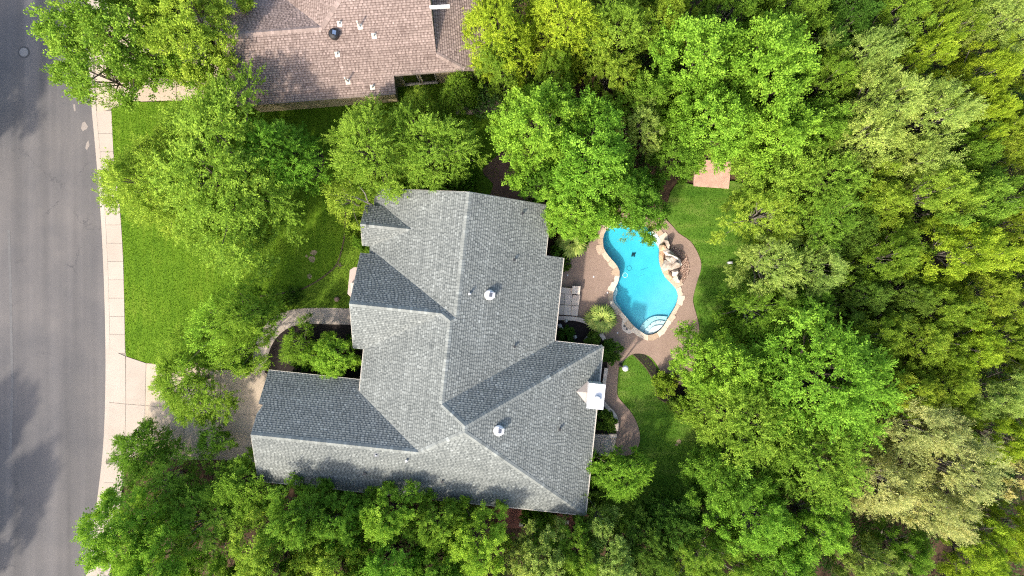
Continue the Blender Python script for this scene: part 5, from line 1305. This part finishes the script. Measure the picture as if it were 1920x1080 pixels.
# --- palms
def palm(px, py, r, h, n, label, seed):
    rr = random.Random(seed); c = at(px, py, h); base = Vector((c.x, c.y, 0)); o = empty('palm', base, label, 'palm', 'fan palms by the pool'); Rm = r * (CAM_H - h) / FPX
    m = MB(); m.tube([base - Vector((0, 0, .2)), base + Vector((0, 0, h * .5)), base + Vector((0, 0, h - .2))], [.16, .13, .12], 8); m.build('trunk', BARK_PALE, o)
    for k in range(n):
        q = (k + .5) / n; a = k * 2.39996; el = 1.35 - 1.75 * q + rr.uniform(-.1, .1); L = Rm * (.20 + .32 * q) * rr.uniform(.9, 1.1); d = Vector((math.cos(a) * math.cos(el), math.sin(a) * math.cos(el), math.sin(el)))
        top = base + Vector((0, 0, h - .15)); hub = top + d * L; mm = MB(); mm.tube([top, hub], [.018, .012], 4, cap=False)
        d2 = (d + Vector((math.cos(a), math.sin(a), -.3)) * .5).normalized(); side = Vector((-math.sin(a), math.cos(a), 0)); up = side.cross(d2).normalized() * -1; f = Rm * rr.uniform(.46, .70)
        for j in range(7):
            t = -.85 + 1.7 * j / 6; ax = (d2 * math.cos(t) + side * math.sin(t)).normalized(); mid = hub + ax * f * .55 + Vector((0, 0, .03)); tip = hub + ax * f * (1 - .12 * abs(t)) - Vector((0, 0, .10 + .10 * rr.random())); w = Vector((-ax.y, ax.x, 0)).normalized() * .075
            mm.face([hub, mid + w, tip, mid - w])
        mm.build('frond', LEAF_PLAIN_PALM, o, False)
palm(1129, 598, 32, 1.0, 18, 'fan palm with yellow green fronds beside the curved wall', 3)
palm(1073, 452, 33, 1.6, 20, 'fan palm under the bright tree at the grey roof edge', 4)
# --- undergrowth of the wood: one mass
UG = [[(1395, 340), (1330, 290), (1230, 250), (1130, 130), (880, 60), (880, -60), (2000, -60), (2000, 1140), (1180, 1140), (1190, 1010), (1320, 950), (1345, 810), (1330, 690), (1400, 650), (1430, 450)],
      [(480, 930), (640, 930), (930, 985), (1040, 1030), (1180, 1010), (1180, 1140), (150, 1140), (195, 960), (260, 880)], [(860, 130), (1000, 120), (1180, 260), (1240, 330), (1240, 400), (1120, 400), (1050, 300), (940, 240), (870, 190)]]
allV = []
for poly, n in zip(UG, (1100, 130, 70)):
    P = [(p.x, p.y) for p in ground_poly(poly)]; A = np.array(P); X = rng.uniform(A[:, 0].min(), A[:, 0].max(), n * 3); Y = rng.uniform(A[:, 1].min(), A[:, 1].max(), n * 3); k = np.where(inside(P, X, Y))[0][:n]
    for i in k:
        r = rng.uniform(.5, 1.1); nn = 90; d = unit(rng.normal(0, 1, (nn, 3)) * [1, 1, .8]); Pp = np.array([X[i], Y[i], rng.uniform(.2, 1.6)]) + d * (r * rng.uniform(.4, 1, (nn, 1)))
        Pp[:, 2] = np.maximum(Pp[:, 2], .02); L = rng.uniform(.12, .24, nn); allV.append(leaf_quads(Pp, unit(rng.normal(0, 1, (nn, 3)) * [1, 1, .5]), unit(np.array([0, 0, 1.0]) + rng.normal(0, .4, (nn, 3))), L, L * .6).reshape(-1, 3))
tag(link('undergrowth', tri_mesh('undergrowth', np.concatenate(allV), 4), leaf3('undergrowth_leaf', (0.050, 0.095, 0.020), .4, False)), kind='stuff')
